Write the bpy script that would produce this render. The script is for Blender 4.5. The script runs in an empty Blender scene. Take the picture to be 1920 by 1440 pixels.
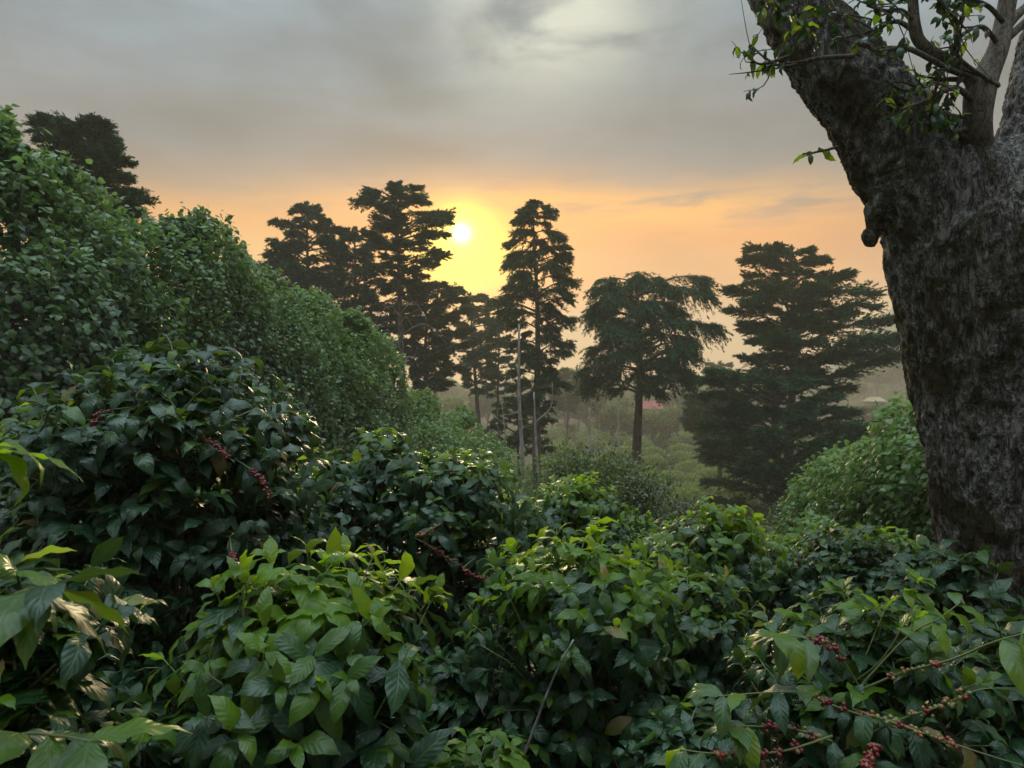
import bpy, math, random
import numpy as np
from mathutils import Vector, noise as mnoise

# ------------------------------------------------------------------ camera
S = bpy.context.scene
C = S.collection
EYE = 1.7
F = 1387.0                      # focal length in pixels of a 1920 wide frame
cam_d = bpy.data.cameras.new('camera'); cam = bpy.data.objects.new('camera', cam_d); C.objects.link(cam)
cam.location = (0, 0, EYE); cam.rotation_euler = (math.radians(90), 0, 0)
cam_d.sensor_width = 36; cam_d.lens = 36 * F / 1920
cam_d.clip_start = 0.05; cam_d.clip_end = 6000
cam_d.dof.use_dof = True; cam_d.dof.focus_distance = 4.0; cam_d.dof.aperture_fstop = 10.0
S.camera = cam
S.render.resolution_x, S.render.resolution_y = 1024, 768

# ------------------------------------------------------------------ render settings
S.render.engine = 'CYCLES'
cy = S.cycles
cy.max_bounces = 6; cy.diffuse_bounces = 2; cy.glossy_bounces = 2; cy.transmission_bounces = 3; cy.volume_bounces = 1
cy.transparent_max_bounces = 4
cy.use_denoising = True
try: cy.denoiser = 'OPENIMAGEDENOISE'
except Exception: pass
cy.use_adaptive_sampling = True; cy.adaptive_threshold = 0.015
cy.sample_clamp_indirect = 4.0
S.view_settings.view_transform = 'Standard'; S.view_settings.look = 'None'
S.view_settings.exposure = 0.0; S.view_settings.gamma = 1.0

# ------------------------------------------------------------------ node helper
class E:
    """tiny arithmetic wrapper around shader math nodes"""
    def __init__(s, nt, v): s.nt, s.v = nt, v
    def _m(s, op, *a):
        n = s.nt.nodes.new('ShaderNodeMath'); n.operation = op
        for i, x in enumerate((s,) + a):
            x = x.v if isinstance(x, E) else x
            if isinstance(x, (int, float)): n.inputs[i].default_value = x
            else: s.nt.links.new(x, n.inputs[i])
        return E(s.nt, n.outputs[0])
    def __add__(s, o): return s._m('ADD', o)
    def __sub__(s, o): return s._m('SUBTRACT', o)
    def __mul__(s, o): return s._m('MULTIPLY', o)
    def __truediv__(s, o): return s._m('DIVIDE', o)
    def __pow__(s, o): return s._m('POWER', o)
    def exp(s): return s._m('EXPONENT')
    def sin(s): return s._m('SINE')
    def abs(s): return s._m('ABSOLUTE')
    def clamp(s):
        r = s._m('ADD', 0.0); r.v.node.use_clamp = True; return r
    def gauss(s, c, w):
        d = (s - c) / w
        return (d * d * -1.0).exp()
    def smooth(s, a, b, lo=0.0, hi=1.0):
        n = s.nt.nodes.new('ShaderNodeMapRange'); n.interpolation_type = 'SMOOTHSTEP'
        s.nt.links.new(s.v, n.inputs['Value'])
        for k, x in (('From Min', a), ('From Max', b), ('To Min', lo), ('To Max', hi)): n.inputs[k].default_value = x
        return E(s.nt, n.outputs[0])

def node(nt, typ, ins=None, **kw):
    n = nt.nodes.new(typ)
    for k, v in kw.items(): setattr(n, k, v)
    for k, v in (ins or {}).items():
        v = v.v if isinstance(v, E) else v
        if isinstance(v, bpy.types.NodeSocket): nt.links.new(v, n.inputs[k])
        else: n.inputs[k].default_value = v
    return n

def mixc(nt, fac, a, b, mode='MIX'):
    n = nt.nodes.new('ShaderNodeMix'); n.data_type = 'RGBA'; n.blend_type = mode; n.clamp_factor = True
    for i, v in ((0, fac), (6, a), (7, b)):
        v = v.v if isinstance(v, E) else v
        if isinstance(v, bpy.types.NodeSocket): nt.links.new(v, n.inputs[i])
        elif i == 0: n.inputs[i].default_value = v
        else: n.inputs[i].default_value = tuple(v) + ((1,) if len(v) == 3 else ())
    return n.outputs[2]

def lin(r, g, b):
    f = lambda c: (c / 255 / 12.92) if c / 255 <= 0.04045 else ((c / 255 + 0.055) / 1.055) ** 2.4
    return (f(r), f(g), f(b), 1)

def ramp(nt, fac, stops):
    n = nt.nodes.new('ShaderNodeValToRGB'); cr = n.color_ramp; cr.interpolation = 'EASE'
    while len(cr.elements) < len(stops): cr.elements.new(0.5)
    for e, (p, c) in zip(cr.elements, stops): e.position = p; e.color = c
    nt.links.new(fac.v if isinstance(fac, E) else fac, n.inputs[0])
    return n.outputs[0]

def NZ(nt, vec, scale, detail=3, rough=0.5, dist=0.0):
    n = node(nt, 'ShaderNodeTexNoise', {'Vector': vec, 'Scale': scale, 'Detail': detail, 'Roughness': rough, 'Distortion': dist})
    return E(nt, n.outputs[0])

# ------------------------------------------------------------------ sky and sun
SUN_AZ, SUN_EL = -3.9, 11.5      # degrees; azimuth measured from +Y towards +X
W = bpy.data.worlds.new('World'); S.world = W; W.use_nodes = True
wt = W.node_tree; wt.nodes.clear()
tc = node(wt, 'ShaderNodeTexCoord')
dirv = tc.outputs['Generated']
sx = node(wt, 'ShaderNodeSeparateXYZ', {0: dirv})
X_, Y_, Z_ = (E(wt, sx.outputs[i]) for i in range(3))
DEG = 57.29578
az = X_._m('ARCTAN2', Y_) * DEG
el = Z_._m('ARCSINE') * DEG
streak = node(wt, 'ShaderNodeMapping', {'Vector': dirv, 'Scale': (1.2, 1.2, 7.0)}).outputs[0]
puff = node(wt, 'ShaderNodeMapping', {'Vector': dirv, 'Scale': (1.0, 1.0, 2.4)}).outputs[0]
n1 = NZ(wt, streak, 2.2, 4, 0.5, 0.3)
n2 = NZ(wt, puff, 2.6, 5, 0.55, 0.4)
n3 = NZ(wt, streak, 6.0, 4, 0.55, 0.2)
n4 = NZ(wt, puff, 5.5, 6, 0.5, 0.6)
elw = el + (n1 - 0.5) * 3.5
base = ramp(wt, (elw + 2.0) / 92.0, [
    (0.0, lin(190, 164, 134)), (5 / 92, lin(212, 162, 104)), (10 / 92, lin(240, 152, 44)), (13.2 / 92, lin(236, 144, 46)),
    (15.8 / 92, lin(146, 127, 116)), (19.2 / 92, lin(111, 115, 123)), (25.5 / 92, lin(106, 123, 136)), (33 / 92, lin(126, 147, 162)),
    (1.0, lin(200, 216, 230))])
grey = ramp(wt, (el + 2.0) / 92.0, [(0.0, lin(170, 160, 150)), (10 / 92, lin(160, 152, 148)), (20 / 92, lin(122, 127, 135)), (30 / 92, lin(124, 138, 150)), (1.0, lin(200, 216, 230))])
daz = (az - SUN_AZ)
warm = daz.abs().smooth(22, 62, 1.0, 0.0)
col = mixc(wt, warm, grey, base)
# cloud light and shade
cl = (n2 - 0.5) * 2.1 + (n1 - 0.5) * 1.0 + (n4 - 0.5) * 0.8
cl = cl * el.smooth(12, 20, 0.40, 1.0) + 1.0
cc = node(wt, 'ShaderNodeCombineXYZ', {0: cl, 1: cl, 2: cl}).outputs[0]
col = mixc(wt, 1.0, col, cc, 'MULTIPLY')
# thin bright place in the cloud high up, and a darker bank beside it
patch = (az.gauss(3.0, 7.0) * el.gauss(27.0, 4.8) * (n4 * 0.6 + n2 * 0.4).smooth(0.36, 0.56) * 1.4).clamp()
col = mixc(wt, patch * 0.9, col, lin(220, 224, 206))
bank = (az.gauss(13.0, 11.0) * el.gauss(20.5, 3.2)).clamp()
col = mixc(wt, bank * 0.35, col, lin(122, 124, 128))
# orange streaks either side of the sun
st = (elw.gauss(12.9, 1.5) * daz.gauss(9.0, 19.0) * n3.smooth(0.32, 0.58) * 1.3).clamp()
halo = (daz.gauss(0.0, 13.0) * el.gauss(10.5, 4.2)).clamp()
col = mixc(wt, halo * 0.85, col, (1.2, 0.42, 0.03, 1))
col = mixc(wt, st * 0.85, col, (1.15, 0.50, 0.045, 1))
st2 = (elw.gauss(9.2, 2.6) * daz.gauss(-17.0, 9.0)).clamp()
col = mixc(wt, st2 * 0.7, col, lin(255, 196, 96))
st3 = (el.gauss(9.8, 0.9) * daz.gauss(13.0, 7.0) * n3.smooth(0.35, 0.65)).clamp()
col = mixc(wt, st3 * 0.35, col, lin(214, 166, 122))
# glow around and below the disc, seen through thin cloud
glow = ((daz.gauss(0.6, 6.6)) * (el.gauss(9.4, 4.6)) * 1.15).clamp()
glow = glow * el.smooth(12.2, 15.0, 1.0, 0.12)
glow = glow * (n3.smooth(0.25, 0.6, 0.72, 1.0))
col = mixc(wt, glow, col, (1.6, 0.60, 0.02, 1))
core = ((daz.gauss(0.2, 3.4)) * (el.gauss(9.7, 2.7)) * 1.35).clamp()
col = mixc(wt, core, col, (1.9, 1.42, 0.02, 1))
d2 = (daz * 0.98) ** 2.0 + (el - SUN_EL) ** 2.0
aur = (d2 * -0.32).exp()
col = mixc(wt, aur * 0.85, col, (2.6, 2.1, 0.22, 1))
disc = (d2 * -3.2).exp()
col = mixc(wt, disc, col, (5.0, 4.4, 3.2))
# nishita daylight underneath everything
sky = node(wt, 'ShaderNodeTexSky', sky_type='NISHITA', sun_disc=False, sun_elevation=math.radians(SUN_EL), sun_rotation=math.radians(SUN_AZ))
bg1 = node(wt, 'ShaderNodeBackground', {'Color': sky.outputs[0], 'Strength': 0.006})
# unseen sky overhead boosted as added top light, dimmed behind the camera
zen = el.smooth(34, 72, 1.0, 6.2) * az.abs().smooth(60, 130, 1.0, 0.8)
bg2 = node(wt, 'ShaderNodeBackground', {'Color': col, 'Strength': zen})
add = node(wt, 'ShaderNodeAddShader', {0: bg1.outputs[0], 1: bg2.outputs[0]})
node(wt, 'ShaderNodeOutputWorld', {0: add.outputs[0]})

sun_d = bpy.data.lights.new('sun', 'SUN'); sun_d.energy = 2.4; sun_d.angle = math.radians(10); sun_d.color = (1.0, 0.78, 0.45)
sun = bpy.data.objects.new('sun', sun_d); C.objects.link(sun)
a, e = math.radians(SUN_AZ), math.radians(SUN_EL)
sdir = Vector((math.sin(a) * math.cos(e), math.cos(a) * math.cos(e), math.sin(e)))
sun.rotation_euler = sdir.to_track_quat('Z', 'Y').to_euler()

# ------------------------------------------------------------------ mesh helpers
def P(px, py, d):
    """world point at depth d seen at pixel (px, py) of the 1920x1440 photograph"""
    return np.array([(px - 960) / F * d, d, EYE + (720 - py) / F * d])

def unit(v):
    v = np.asarray(v, float); return v / np.maximum(np.linalg.norm(v, axis=-1, keepdims=True), 1e-9)

class Acc:
    """collects blocks of equal-sided faces with uv and a per-point tone; builds ONE mesh object"""
    def __init__(s, k=4): s.k = k; s.V = []; s.F = []; s.U = []; s.T = []; s.n = 0
    def add(s, V, F_, U=None, T=0.0):
        V = np.asarray(V, np.float32).reshape(-1, 3); n = len(V)
        s.V.append(V); s.F.append(np.asarray(F_, np.int32).reshape(-1, s.k) + s.n)
        s.U.append(np.zeros((n, 2), np.float32) if U is None else np.asarray(U, np.float32))
        s.T.append(np.broadcast_to(np.asarray(T, np.float32), (n,)))
        s.n += n
    def build(s, name, mat, parent=None, smooth=True):
        V = np.concatenate(s.V); F_ = np.concatenate(s.F); U = np.concatenate(s.U); T = np.concatenate(s.T)
        me = bpy.data.meshes.new(name)
        me.vertices.add(len(V)); me.vertices.foreach_set('co', V.ravel())
        me.loops.add(F_.size); me.loops.foreach_set('vertex_index', F_.ravel())
        me.polygons.add(len(F_)); me.polygons.foreach_set('loop_start', np.arange(0, F_.size, s.k, dtype=np.int32))
        me.polygons.foreach_set('use_smooth', np.full(len(F_), smooth))
        uv = me.uv_layers.new(name='uv'); uv.data.foreach_set('uv', U[F_.ravel()].ravel())
        at = me.attributes.new('tone', 'FLOAT', 'POINT'); at.data.foreach_set('value', np.ascontiguousarray(T))
        me.update(calc_edges=True)
        me.materials.append(mat)
        o = bpy.data.objects.new(name, me); C.objects.link(o)
        if parent is not None: o.parent = parent
        return o

def inst(acc, tv, tf, tu, O, Xa, Ya, Za, L, tone):
    """place template (x=side, y=along, z=normal) at every origin O"""
    O = np.asarray(O, float); L = np.asarray(L, float).reshape(-1, 1, 1)
    V = O[:, None, :] + L * (tv[None, :, 0:1] * Xa[:, None, :] + tv[None, :, 1:2] * Ya[:, None, :] + tv[None, :, 2:3] * Za[:, None, :])
    N, n = len(O), len(tv)
    Fs = (tf[None] + (np.arange(N) * n)[:, None, None]).reshape(-1, tf.shape[1])
    acc.add(V.reshape(-1, 3), Fs, np.tile(tu, (N, 1)), np.repeat(np.asarray(tone, np.float32), n))

def frames(d, up):
    d = unit(d); s_ = unit(np.cross(d, up)); n = np.cross(s_, d)
    return s_, d, n

def tube(acc, pts, rad, sides=8, tone=0.0, cap=True):
    pts = np.asarray(pts, float); rad = np.broadcast_to(np.asarray(rad, float), (len(pts),)).copy()
    if cap:
        pts = np.vstack([pts, pts[-1] + (pts[-1] - pts[-2]) * 1e-3]); rad = np.append(rad, rad[-1] * 0.02)
    tan = unit(np.gradient(pts, axis=0))
    ref = np.array([0, 0, 1.0]) if abs(tan[0][2]) < 0.9 else np.array([1.0, 0, 0])
    s_ = unit(np.cross(tan[0], ref)); rows = []
    arc = np.concatenate([[0], np.cumsum(np.linalg.norm(np.diff(pts, axis=0), axis=1))])
    th = np.arange(sides) / sides * 2 * math.pi
    for i in range(len(pts)):
        s_ = unit(s_ - tan[i] * np.dot(s_, tan[i])); b = np.cross(tan[i], s_)
        rows.append(pts[i] + rad[i] * (np.cos(th)[:, None] * s_ + np.sin(th)[:, None] * b))
    V = np.vstack(rows); Fs = []
    j = np.arange(sides); j2 = (j + 1) % sides
    for i in range(len(pts) - 1):
        Fs.append(np.stack([i * sides + j, i * sides + j2, (i + 1) * sides + j2, (i + 1) * sides + j], 1))
    U = np.stack([np.tile(th / 6.28, len(pts)), np.repeat(arc, sides)], 1)
    acc.add(V, np.vstack(Fs), U, tone)

def spline(pts, n):
    """smooth curve through the rows of pts (any number of columns)"""
    pts = np.asarray(pts, float); m = len(pts)
    Q = np.vstack([2 * pts[0] - pts[1], pts, 2 * pts[-1] - pts[-2]])
    out = []
    for t in np.linspace(0, m - 1 - 1e-6, n):
        i = int(t); f = t - i; a, b, c, d = Q[i], Q[i + 1], Q[i + 2], Q[i + 3]
        out.append(0.5 * ((2 * b) + (-a + c) * f + (2 * a - 5 * b + 4 * c - d) * f * f + (-a + 3 * b - 3 * c + d) * f ** 3))
    return np.array(out)

def tag(o, label=None, cat=None, group=None, kind=None):
    if label: o['label'] = label
    if cat: o['category'] = cat
    if group: o['group'] = group
    if kind: o['kind'] = kind
    return o

def empty(name, loc, label, cat, group=None, rz=0.0):
    o = bpy.data.objects.new(name, None); C.objects.link(o); o.location = tuple(loc); o.rotation_euler = (0, 0, rz)
    o.empty_display_size = 0.2
    return tag(o, label, cat, group)

def dup(root, loc, rz=0.0, scale=1.0, label=None, group=None):
    r = root.copy(); C.objects.link(r); r.location = tuple(loc); r.rotation_euler = (0, 0, rz)
    r.scale = (scale,) * 3 if not hasattr(scale, '__len__') else tuple(scale)
    if label: r['label'] = label
    if group: r['group'] = group
    for ch in list(root.children):
        c = ch.copy(); C.objects.link(c); c.parent = r
    return r

# ------------------------------------------------------------------ leaf templates
def leaf_template(nu, nv, width, bend, fold, ruffle, tip=0.16, heart=False, seed=0):
    """blade of length 1 along y, surface normal z; bend = total downward arc in radians"""
    r = np.random.RandomState(seed)
    u = np.linspace(0, 1, nu); v = np.linspace(-1, 1, nv)
    if heart:
        w = 0.5 * width * np.minimum(1, (u / 0.10)) ** 0.5 * (1 - u) ** 0.62 * 1.25
    else:
        body = np.clip(u / (1 - tip * 0.4), 0, 1)
        w = 0.5 * width * np.clip(np.sin(math.pi * body ** 0.92), 0, 1) ** 0.82
        tipw = 0.5 * width * 0.16 * np.clip((1 - u) / tip, 0, 1)
        w = np.maximum(w, np.where(u > 0.5, tipw, 0)); w[0] = 0.01; w[-1] = 0.002
    tw = r.uniform(-0.25, 0.25); lat = r.uniform(-0.10, 0.10)
    rows = []; U = []
    y = 0; z = 0; ph = r.uniform(0, 6); prev = 0
    for i, uu in enumerate(u):
        du = uu - prev; prev = uu
        ang = -bend * (uu ** 1.2) + bend * 0.25
        y += math.cos(ang) * du; z += math.sin(ang) * du
        nrm = np.array([0, -math.sin(ang), math.cos(ang)])
        for vv in v:
            x = w[i] * vv
            h = abs(vv) * w[i] * fold - (vv * vv) * w[i] * 0.25 + math.sin(uu * 17 + ph + (1.5 if vv > 0 else 0)) * vv * vv * ruffle * min(1, w[i] * 6)
            p = np.array([x + lat * uu * uu, y, z]) + nrm * h
            p[2] += x * tw * uu
            rows.append(p); U.append((vv * 0.5 + 0.5, uu))
    Fs = []
    for i in range(nu - 1):
        for j in range(nv - 1):
            a0 = i * nv + j
            Fs.append((a0, a0 + 1, a0 + nv + 1, a0 + nv))
    return np.array(rows), np.array(Fs), np.array(U, np.float32)

HI = [leaf_template(12, 5, w_, b_, f_, 0.032, seed=i) for i, (w_, b_, f_) in enumerate(
    [(0.38, 1.0, 0.25), (0.36, 1.5, 0.30), (0.41, 1.8, 0.20), (0.35, 2.3, 0.32), (0.40, 0.8, 0.25), (0.42, 1.6, 0.12), (0.36, 1.2, 0.4)])]
MD = [leaf_template(6, 3, w_, b_, f_, 0.02, seed=i) for i, (w_, b_, f_) in enumerate(
    [(0.42, 1.0, 0.25), (0.40, 1.5, 0.30), (0.44, 1.9, 0.20), (0.38, 2.3, 0.35), (0.42, 0.8, 0.25)])]
HEART = [leaf_template(5, 3, 0.86, b_, 0.2, 0.03, heart=True, seed=i) for i, b_ in enumerate([0.3, 0.8, 1.2])]
LO = [leaf_template(4, 3, 0.5, b_, 0.25, 0.0, seed=i) for i, b_ in enumerate([0.3, 0.9, 1.3])]
# a feathery blade: a flat diamond
DIA_V = np.array([[0, 0, 0], [-0.5, 0.42, 0], [0, 1, 0], [0.5, 0.42, 0]], float)
DIA_F = np.array([[0, 1, 2, 3]]); DIA_U = np.array([[0.5, 0], [0, 0.4], [0.5, 1], [1, 0.4]], np.float32)

def put_leaves(acc, T, rng, O, D, UP, L, tone):
    """scatter leaves over the templates at random"""
    O, D, UP, L, tone = map(np.asarray, (O, D, UP, L, tone))
    which = rng.randint(0, len(T), len(O))
    for k, (tv, tf, tu) in enumerate(T):
        m = which == k
        if m.any():
            s_, d, n = frames(D[m], UP[m])
            inst(acc, tv, tf, tu, O[m], s_, d, n, L[m], tone[m])

# ------------------------------------------------------------------ materials
def mat(name):
    m = bpy.data.materials.new(name); m.use_nodes = True; nt = m.node_tree; nt.nodes.clear(); return m, nt

def finish(nt, bsdf, disp=None):
    node(nt, 'ShaderNodeOutputMaterial', {0: bsdf})

def leaf_material(name, old, young, dry, rough=0.36, transl=0.3, veins=8.0, bump=0.22, spec=0.5, tcol=(0.45, 0.62, 0.06)):
    m, nt = mat(name)
    uv = node(nt, 'ShaderNodeUVMap', uv_map='uv')
    s_ = node(nt, 'ShaderNodeSeparateXYZ', {0: uv.outputs[0]})
    u, v = E(nt, s_.outputs[0]), E(nt, s_.outputs[1])
    tone = E(nt, node(nt, 'ShaderNodeAttribute', attribute_name='tone').outputs['Fac'])
    geo = node(nt, 'ShaderNodeTexCoord').outputs['Object']
    nz = NZ(nt, geo, 9.0, 3)
    av = (u - 0.5).abs() * 2.0
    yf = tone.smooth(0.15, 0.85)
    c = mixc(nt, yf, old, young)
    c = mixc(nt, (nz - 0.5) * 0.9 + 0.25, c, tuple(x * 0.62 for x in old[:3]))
    df = (tone.smooth(1.2, 1.9)) * (nz.smooth(0.35, 0.6) * 0.7 + 0.3)
    c = mixc(nt, df, c, dry)
    if veins:
        edge = av.smooth(0.72, 0.98) * NZ(nt, geo, 4.0, 2).smooth(0.60, 0.70)
        spot = NZ(nt, geo, 55.0, 2).smooth(0.70, 0.76) * 0.6
        c = mixc(nt, (edge + spot).clamp() * 0.8, c, (0.13, 0.075, 0.03, 1))
    ht = None
    if veins:
        mid = av.smooth(0.03, 0.11, 1.0, 0.0)
        rib = ((v * veins - av * 1.6) * 6.2832).sin()
        ribl = rib.smooth(0.86, 1.0) * av.smooth(0.05, 0.2)
        c = mixc(nt, (mid * 0.35 + ribl * 0.07).clamp(), c, (0.13, 0.17, 0.06, 1))
        ht = rib * av.smooth(0.0, 0.3) * 0.5 - mid * 0.6
    ins = {'Base Color': c, 'Roughness': ((nz - 0.5) * 0.7 + rough).clamp(), 'Specular IOR Level': spec}
    if ht is not None:
        bp = node(nt, 'ShaderNodeBump', {'Height': ht, 'Strength': bump, 'Distance': 0.004})
        ins['Normal'] = bp.outputs[0]
    pb = node(nt, 'ShaderNodeBsdfPrincipled', ins)
    tcx = mixc(nt, 0.5, c, tcol)
    tcy = mixc(nt, yf, mixc(nt, 0.82, tcx, old), tcx)
    tr = node(nt, 'ShaderNodeBsdfTranslucent', {'Color': tcy})
    mx = node(nt, 'ShaderNodeMixShader', {0: yf * (transl * 0.6) + transl * 0.55, 1: pb.outputs[0], 2: tr.outputs[0]})
    finish(nt, mx.outputs[0])
    return m

M = {}
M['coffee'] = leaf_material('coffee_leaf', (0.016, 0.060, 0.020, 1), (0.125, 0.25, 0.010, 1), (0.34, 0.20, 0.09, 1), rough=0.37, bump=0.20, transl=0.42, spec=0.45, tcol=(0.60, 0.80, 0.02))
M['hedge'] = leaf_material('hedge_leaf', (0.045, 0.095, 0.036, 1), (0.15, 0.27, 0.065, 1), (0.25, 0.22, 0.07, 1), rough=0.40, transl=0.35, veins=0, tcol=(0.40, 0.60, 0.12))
M['shrub'] = leaf_material('shrub_leaf', (0.045, 0.070, 0.032, 1), (0.12, 0.18, 0.05, 1), (0.28, 0.16, 0.06, 1), rough=0.5, transl=0.3, veins=0)
M['cypress'] = leaf_material('cypress_foliage', (0.014, 0.070, 0.026, 1), (0.040, 0.160, 0.055, 1), (0.12, 0.07, 0.03, 1), rough=0.75, transl=0.18, veins=0, spec=0.15, tcol=(0.14, 0.22, 0.04))
M['far'] = leaf_material('far_foliage', (0.035, 0.055, 0.022, 1), (0.27, 0.35, 0.12, 1), (0.2, 0.15, 0.06, 1), rough=0.7, transl=0.25, veins=0, spec=0.2)  # dark and pale ends carry the painted shade and light of valley crowns

def bark_material(name, a, b, lichen=0.0, moss=0.0, scale=1.0, bump=0.6):
    m, nt = mat(name)
    co = node(nt, 'ShaderNodeTexCoord').outputs['Object']
    st_ = node(nt, 'ShaderNodeMapping', {'Vector': co, 'Scale': (1, 1, 0.27)}).outputs[0]
    warp = NZ(nt, co, 6 * scale, 3)
    n_a = NZ(nt, st_, 22 * scale, 6, 0.65, 0.6)
    n_b = NZ(nt, co, 60 * scale, 5, 0.7)
    fur = NZ(nt, st_, 21 * scale, 3, 0.6, 0.9)
    crack = ((fur - 0.5).abs()).smooth(0.0, 0.055) * ((NZ(nt, st_, 34 * scale, 3, 0.6, 1.0) - 0.5).abs()).smooth(0.0, 0.03, 0.45, 1.0)
    c = mixc(nt, n_a.smooth(0.32, 0.66), a, b)
    c = mixc(nt, crack.smooth(0, 1, 0.85, 0.0), c, tuple(x * 0.4 for x in a[:3]))
    h = n_a * 0.8 + n_b * 0.25 + crack * 0.5
    if lichen:
        lmask = NZ(nt, co, 3.3, 3, 0.6)
        lv = node(nt, 'ShaderNodeTexVoronoi', {'Vector': co, 'Scale': 34.0}, feature='F1')
        spots = NZ(nt, co, 38, 4, 0.7, 0.0).smooth(0.53, 0.58) * lmask.smooth(0.42, 0.56)
        big = NZ(nt, co, 15, 6, 0.8, 0.0).smooth(0.56, 0.60) * lmask.smooth(0.44, 0.54)
        li = ((spots * 0.8 + big * 0.8) * lichen).clamp()
        c = mixc(nt, li * (n_b.smooth(0.3, 0.6) * 0.6 + 0.4), c, (0.40, 0.43, 0.38, 1))
        h = h + li * 0.35
    if moss:
        mm = NZ(nt, co, 2.6, 5, 0.7, 0.5).smooth(0.50, 0.58) * moss
        c = mixc(nt, mm, c, (0.050, 0.040, 0.010, 1))
        m2 = NZ(nt, st_, 5.5, 4, 0.7, 0.2).smooth(0.56, 0.66) * moss
        c = mixc(nt, m2 * 0.6, c, (0.05, 0.055, 0.016, 1))
        h = h + mm * n_b * 0.8
    bp = node(nt, 'ShaderNodeBump', {'Height': h, 'Strength': bump, 'Distance': 0.02})
    pb = node(nt, 'ShaderNodeBsdfPrincipled', {'Base Color': c, 'Roughness': 0.88, 'Specular IOR Level': 0.25, 'Normal': bp.outputs[0]})
    finish(nt, pb.outputs[0]); return m

M['bark'] = bark_material('mossy_bark', (0.075, 0.066, 0.057, 1), (0.26, 0.230, 0.195, 1), 1.0, 0.85, bump=1.0)
M['pale_bark'] = bark_material('pale_bark', (0.12, 0.098, 0.070, 1), (0.20, 0.168, 0.122, 1), scale=1.5, bump=0.3)
M['trunk'] = bark_material('cypress_bark', (0.08, 0.06, 0.048, 1), (0.18, 0.15, 0.125, 1), scale=0.15, bump=0.4)
M['deadwood'] = bark_material('dead_wood', (0.26, 0.24, 0.21, 1), (0.42, 0.39, 0.35, 1), scale=0.2, bump=0.3)
M['stem'] = bark_material('coffee_stem', (0.075, 0.062, 0.042, 1), (0.16, 0.13, 0.095, 1), scale=2.0, bump=0.3)

def shoot_material():
    m, nt = mat('green_shoot')
    tone = E(nt, node(nt, 'ShaderNodeAttribute', attribute_name='tone').outputs['Fac'])
    c = mixc(nt, tone, (0.09, 0.075, 0.045, 1), (0.16, 0.22, 0.06, 1))
    pb = node(nt, 'ShaderNodeBsdfPrincipled', {'Base Color': c, 'Roughness': 0.55})
    finish(nt, pb.outputs[0]); return m
M['shoot'] = shoot_material()

def berry_material():
    m, nt = mat('coffee_cherry')
    tone = E(nt, node(nt, 'ShaderNodeAttribute', attribute_name='tone').outputs['Fac'])
    c = ramp(nt, tone, [(0.0, (0.10, 0.17, 0.035, 1)), (0.3, (0.16, 0.20, 0.05, 1)), (0.47, (0.26, 0.12, 0.04, 1)), (0.56, (0.20, 0.022, 0.018, 1)), (1.0, (0.12, 0.010, 0.012, 1))])
    pb = node(nt, 'ShaderNodeBsdfPrincipled', {'Base Color': c, 'Roughness': 0.28, 'Specular IOR Level': 0.5})
    finish(nt, pb.outputs[0]); return m
M['berry'] = berry_material()

def soil_material():
    m, nt = mat('soil')
    co = node(nt, 'ShaderNodeTexCoord').outputs['Object']
    c = mixc(nt, NZ(nt, co, 0.7, 6, 0.7).smooth(0.35, 0.65), (0.028, 0.020, 0.013, 1), (0.042, 0.034, 0.018, 1))
    c = mixc(nt, NZ(nt, co, 0.05, 4, 0.6).smooth(0.42, 0.58), c, (0.035, 0.042, 0.018, 1))
    bp = node(nt, 'ShaderNodeBump', {'Height': NZ(nt, co, 6, 5, 0.7), 'Strength': 0.6, 'Distance': 0.05})
    pb = node(nt, 'ShaderNodeBsdfPrincipled', {'Base Color': c, 'Roughness': 0.95, 'Specular IOR Level': 0.1, 'Normal': bp.outputs[0]})
    finish(nt, pb.outputs[0]); return m
M['soil'] = soil_material()

# ------------------------------------------------------------------ terrain
def sm(x, a, b):
    t = np.clip((np.asarray(x, float) - a) / (b - a), 0, 1); return t * t * (3 - 2 * t)
def ground(x, y):
    x = np.asarray(x, float); y = np.asarray(y, float)
    z = -0.20 * np.clip(y - 1.0, 0, None)
    z = np.where(y > 50, -9.8 - 2.4 * sm(y, 50, 75), z)
    z = z + 0.18 * np.sin(x * 0.35 + 1.3) * np.sin(y * 0.27) * sm(np.hypot(x, y), 5, 15)
    # the far hill on the right side of the valley, low ridge elsewhere
    z = z + sm(y, 380, 700) * (7 + 62 * sm(x / np.maximum(y, 1), 0.38, 0.56) + 4 * np.sin(x * 0.02)) * (1 + 0.05 * np.sin(x * 0.11))
    z = z + sm(y, 110, 160) * 9 * sm(x / np.maximum(y, 1), 0.39, 0.50)
    return z
def gz(x, y): return float(ground(x, y))

def build_ground():
    t = np.linspace(-1, 1, 161); gx = np.sign(t) * (np.abs(t) ** 2.2) * 700
    t = np.linspace(0, 1, 201); gy = -45 + 845 * t ** 2.0
    Xg, Yg = np.meshgrid(gx, gy)
    V = np.stack([Xg, Yg, ground(Xg, Yg)], -1).reshape(-1, 3)
    n, mm = len(gx), len(gy)
    i, j = np.meshgrid(np.arange(n - 1), np.arange(mm - 1))
    a0 = (j * n + i).ravel()
    Fs = np.stack([a0, a0 + 1, a0 + n + 1, a0 + n], 1)
    ac = Acc(4); ac.add(V, Fs); o = ac.build('ground', M['soil'])
    tag(o, kind='structure')
build_ground()

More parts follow.
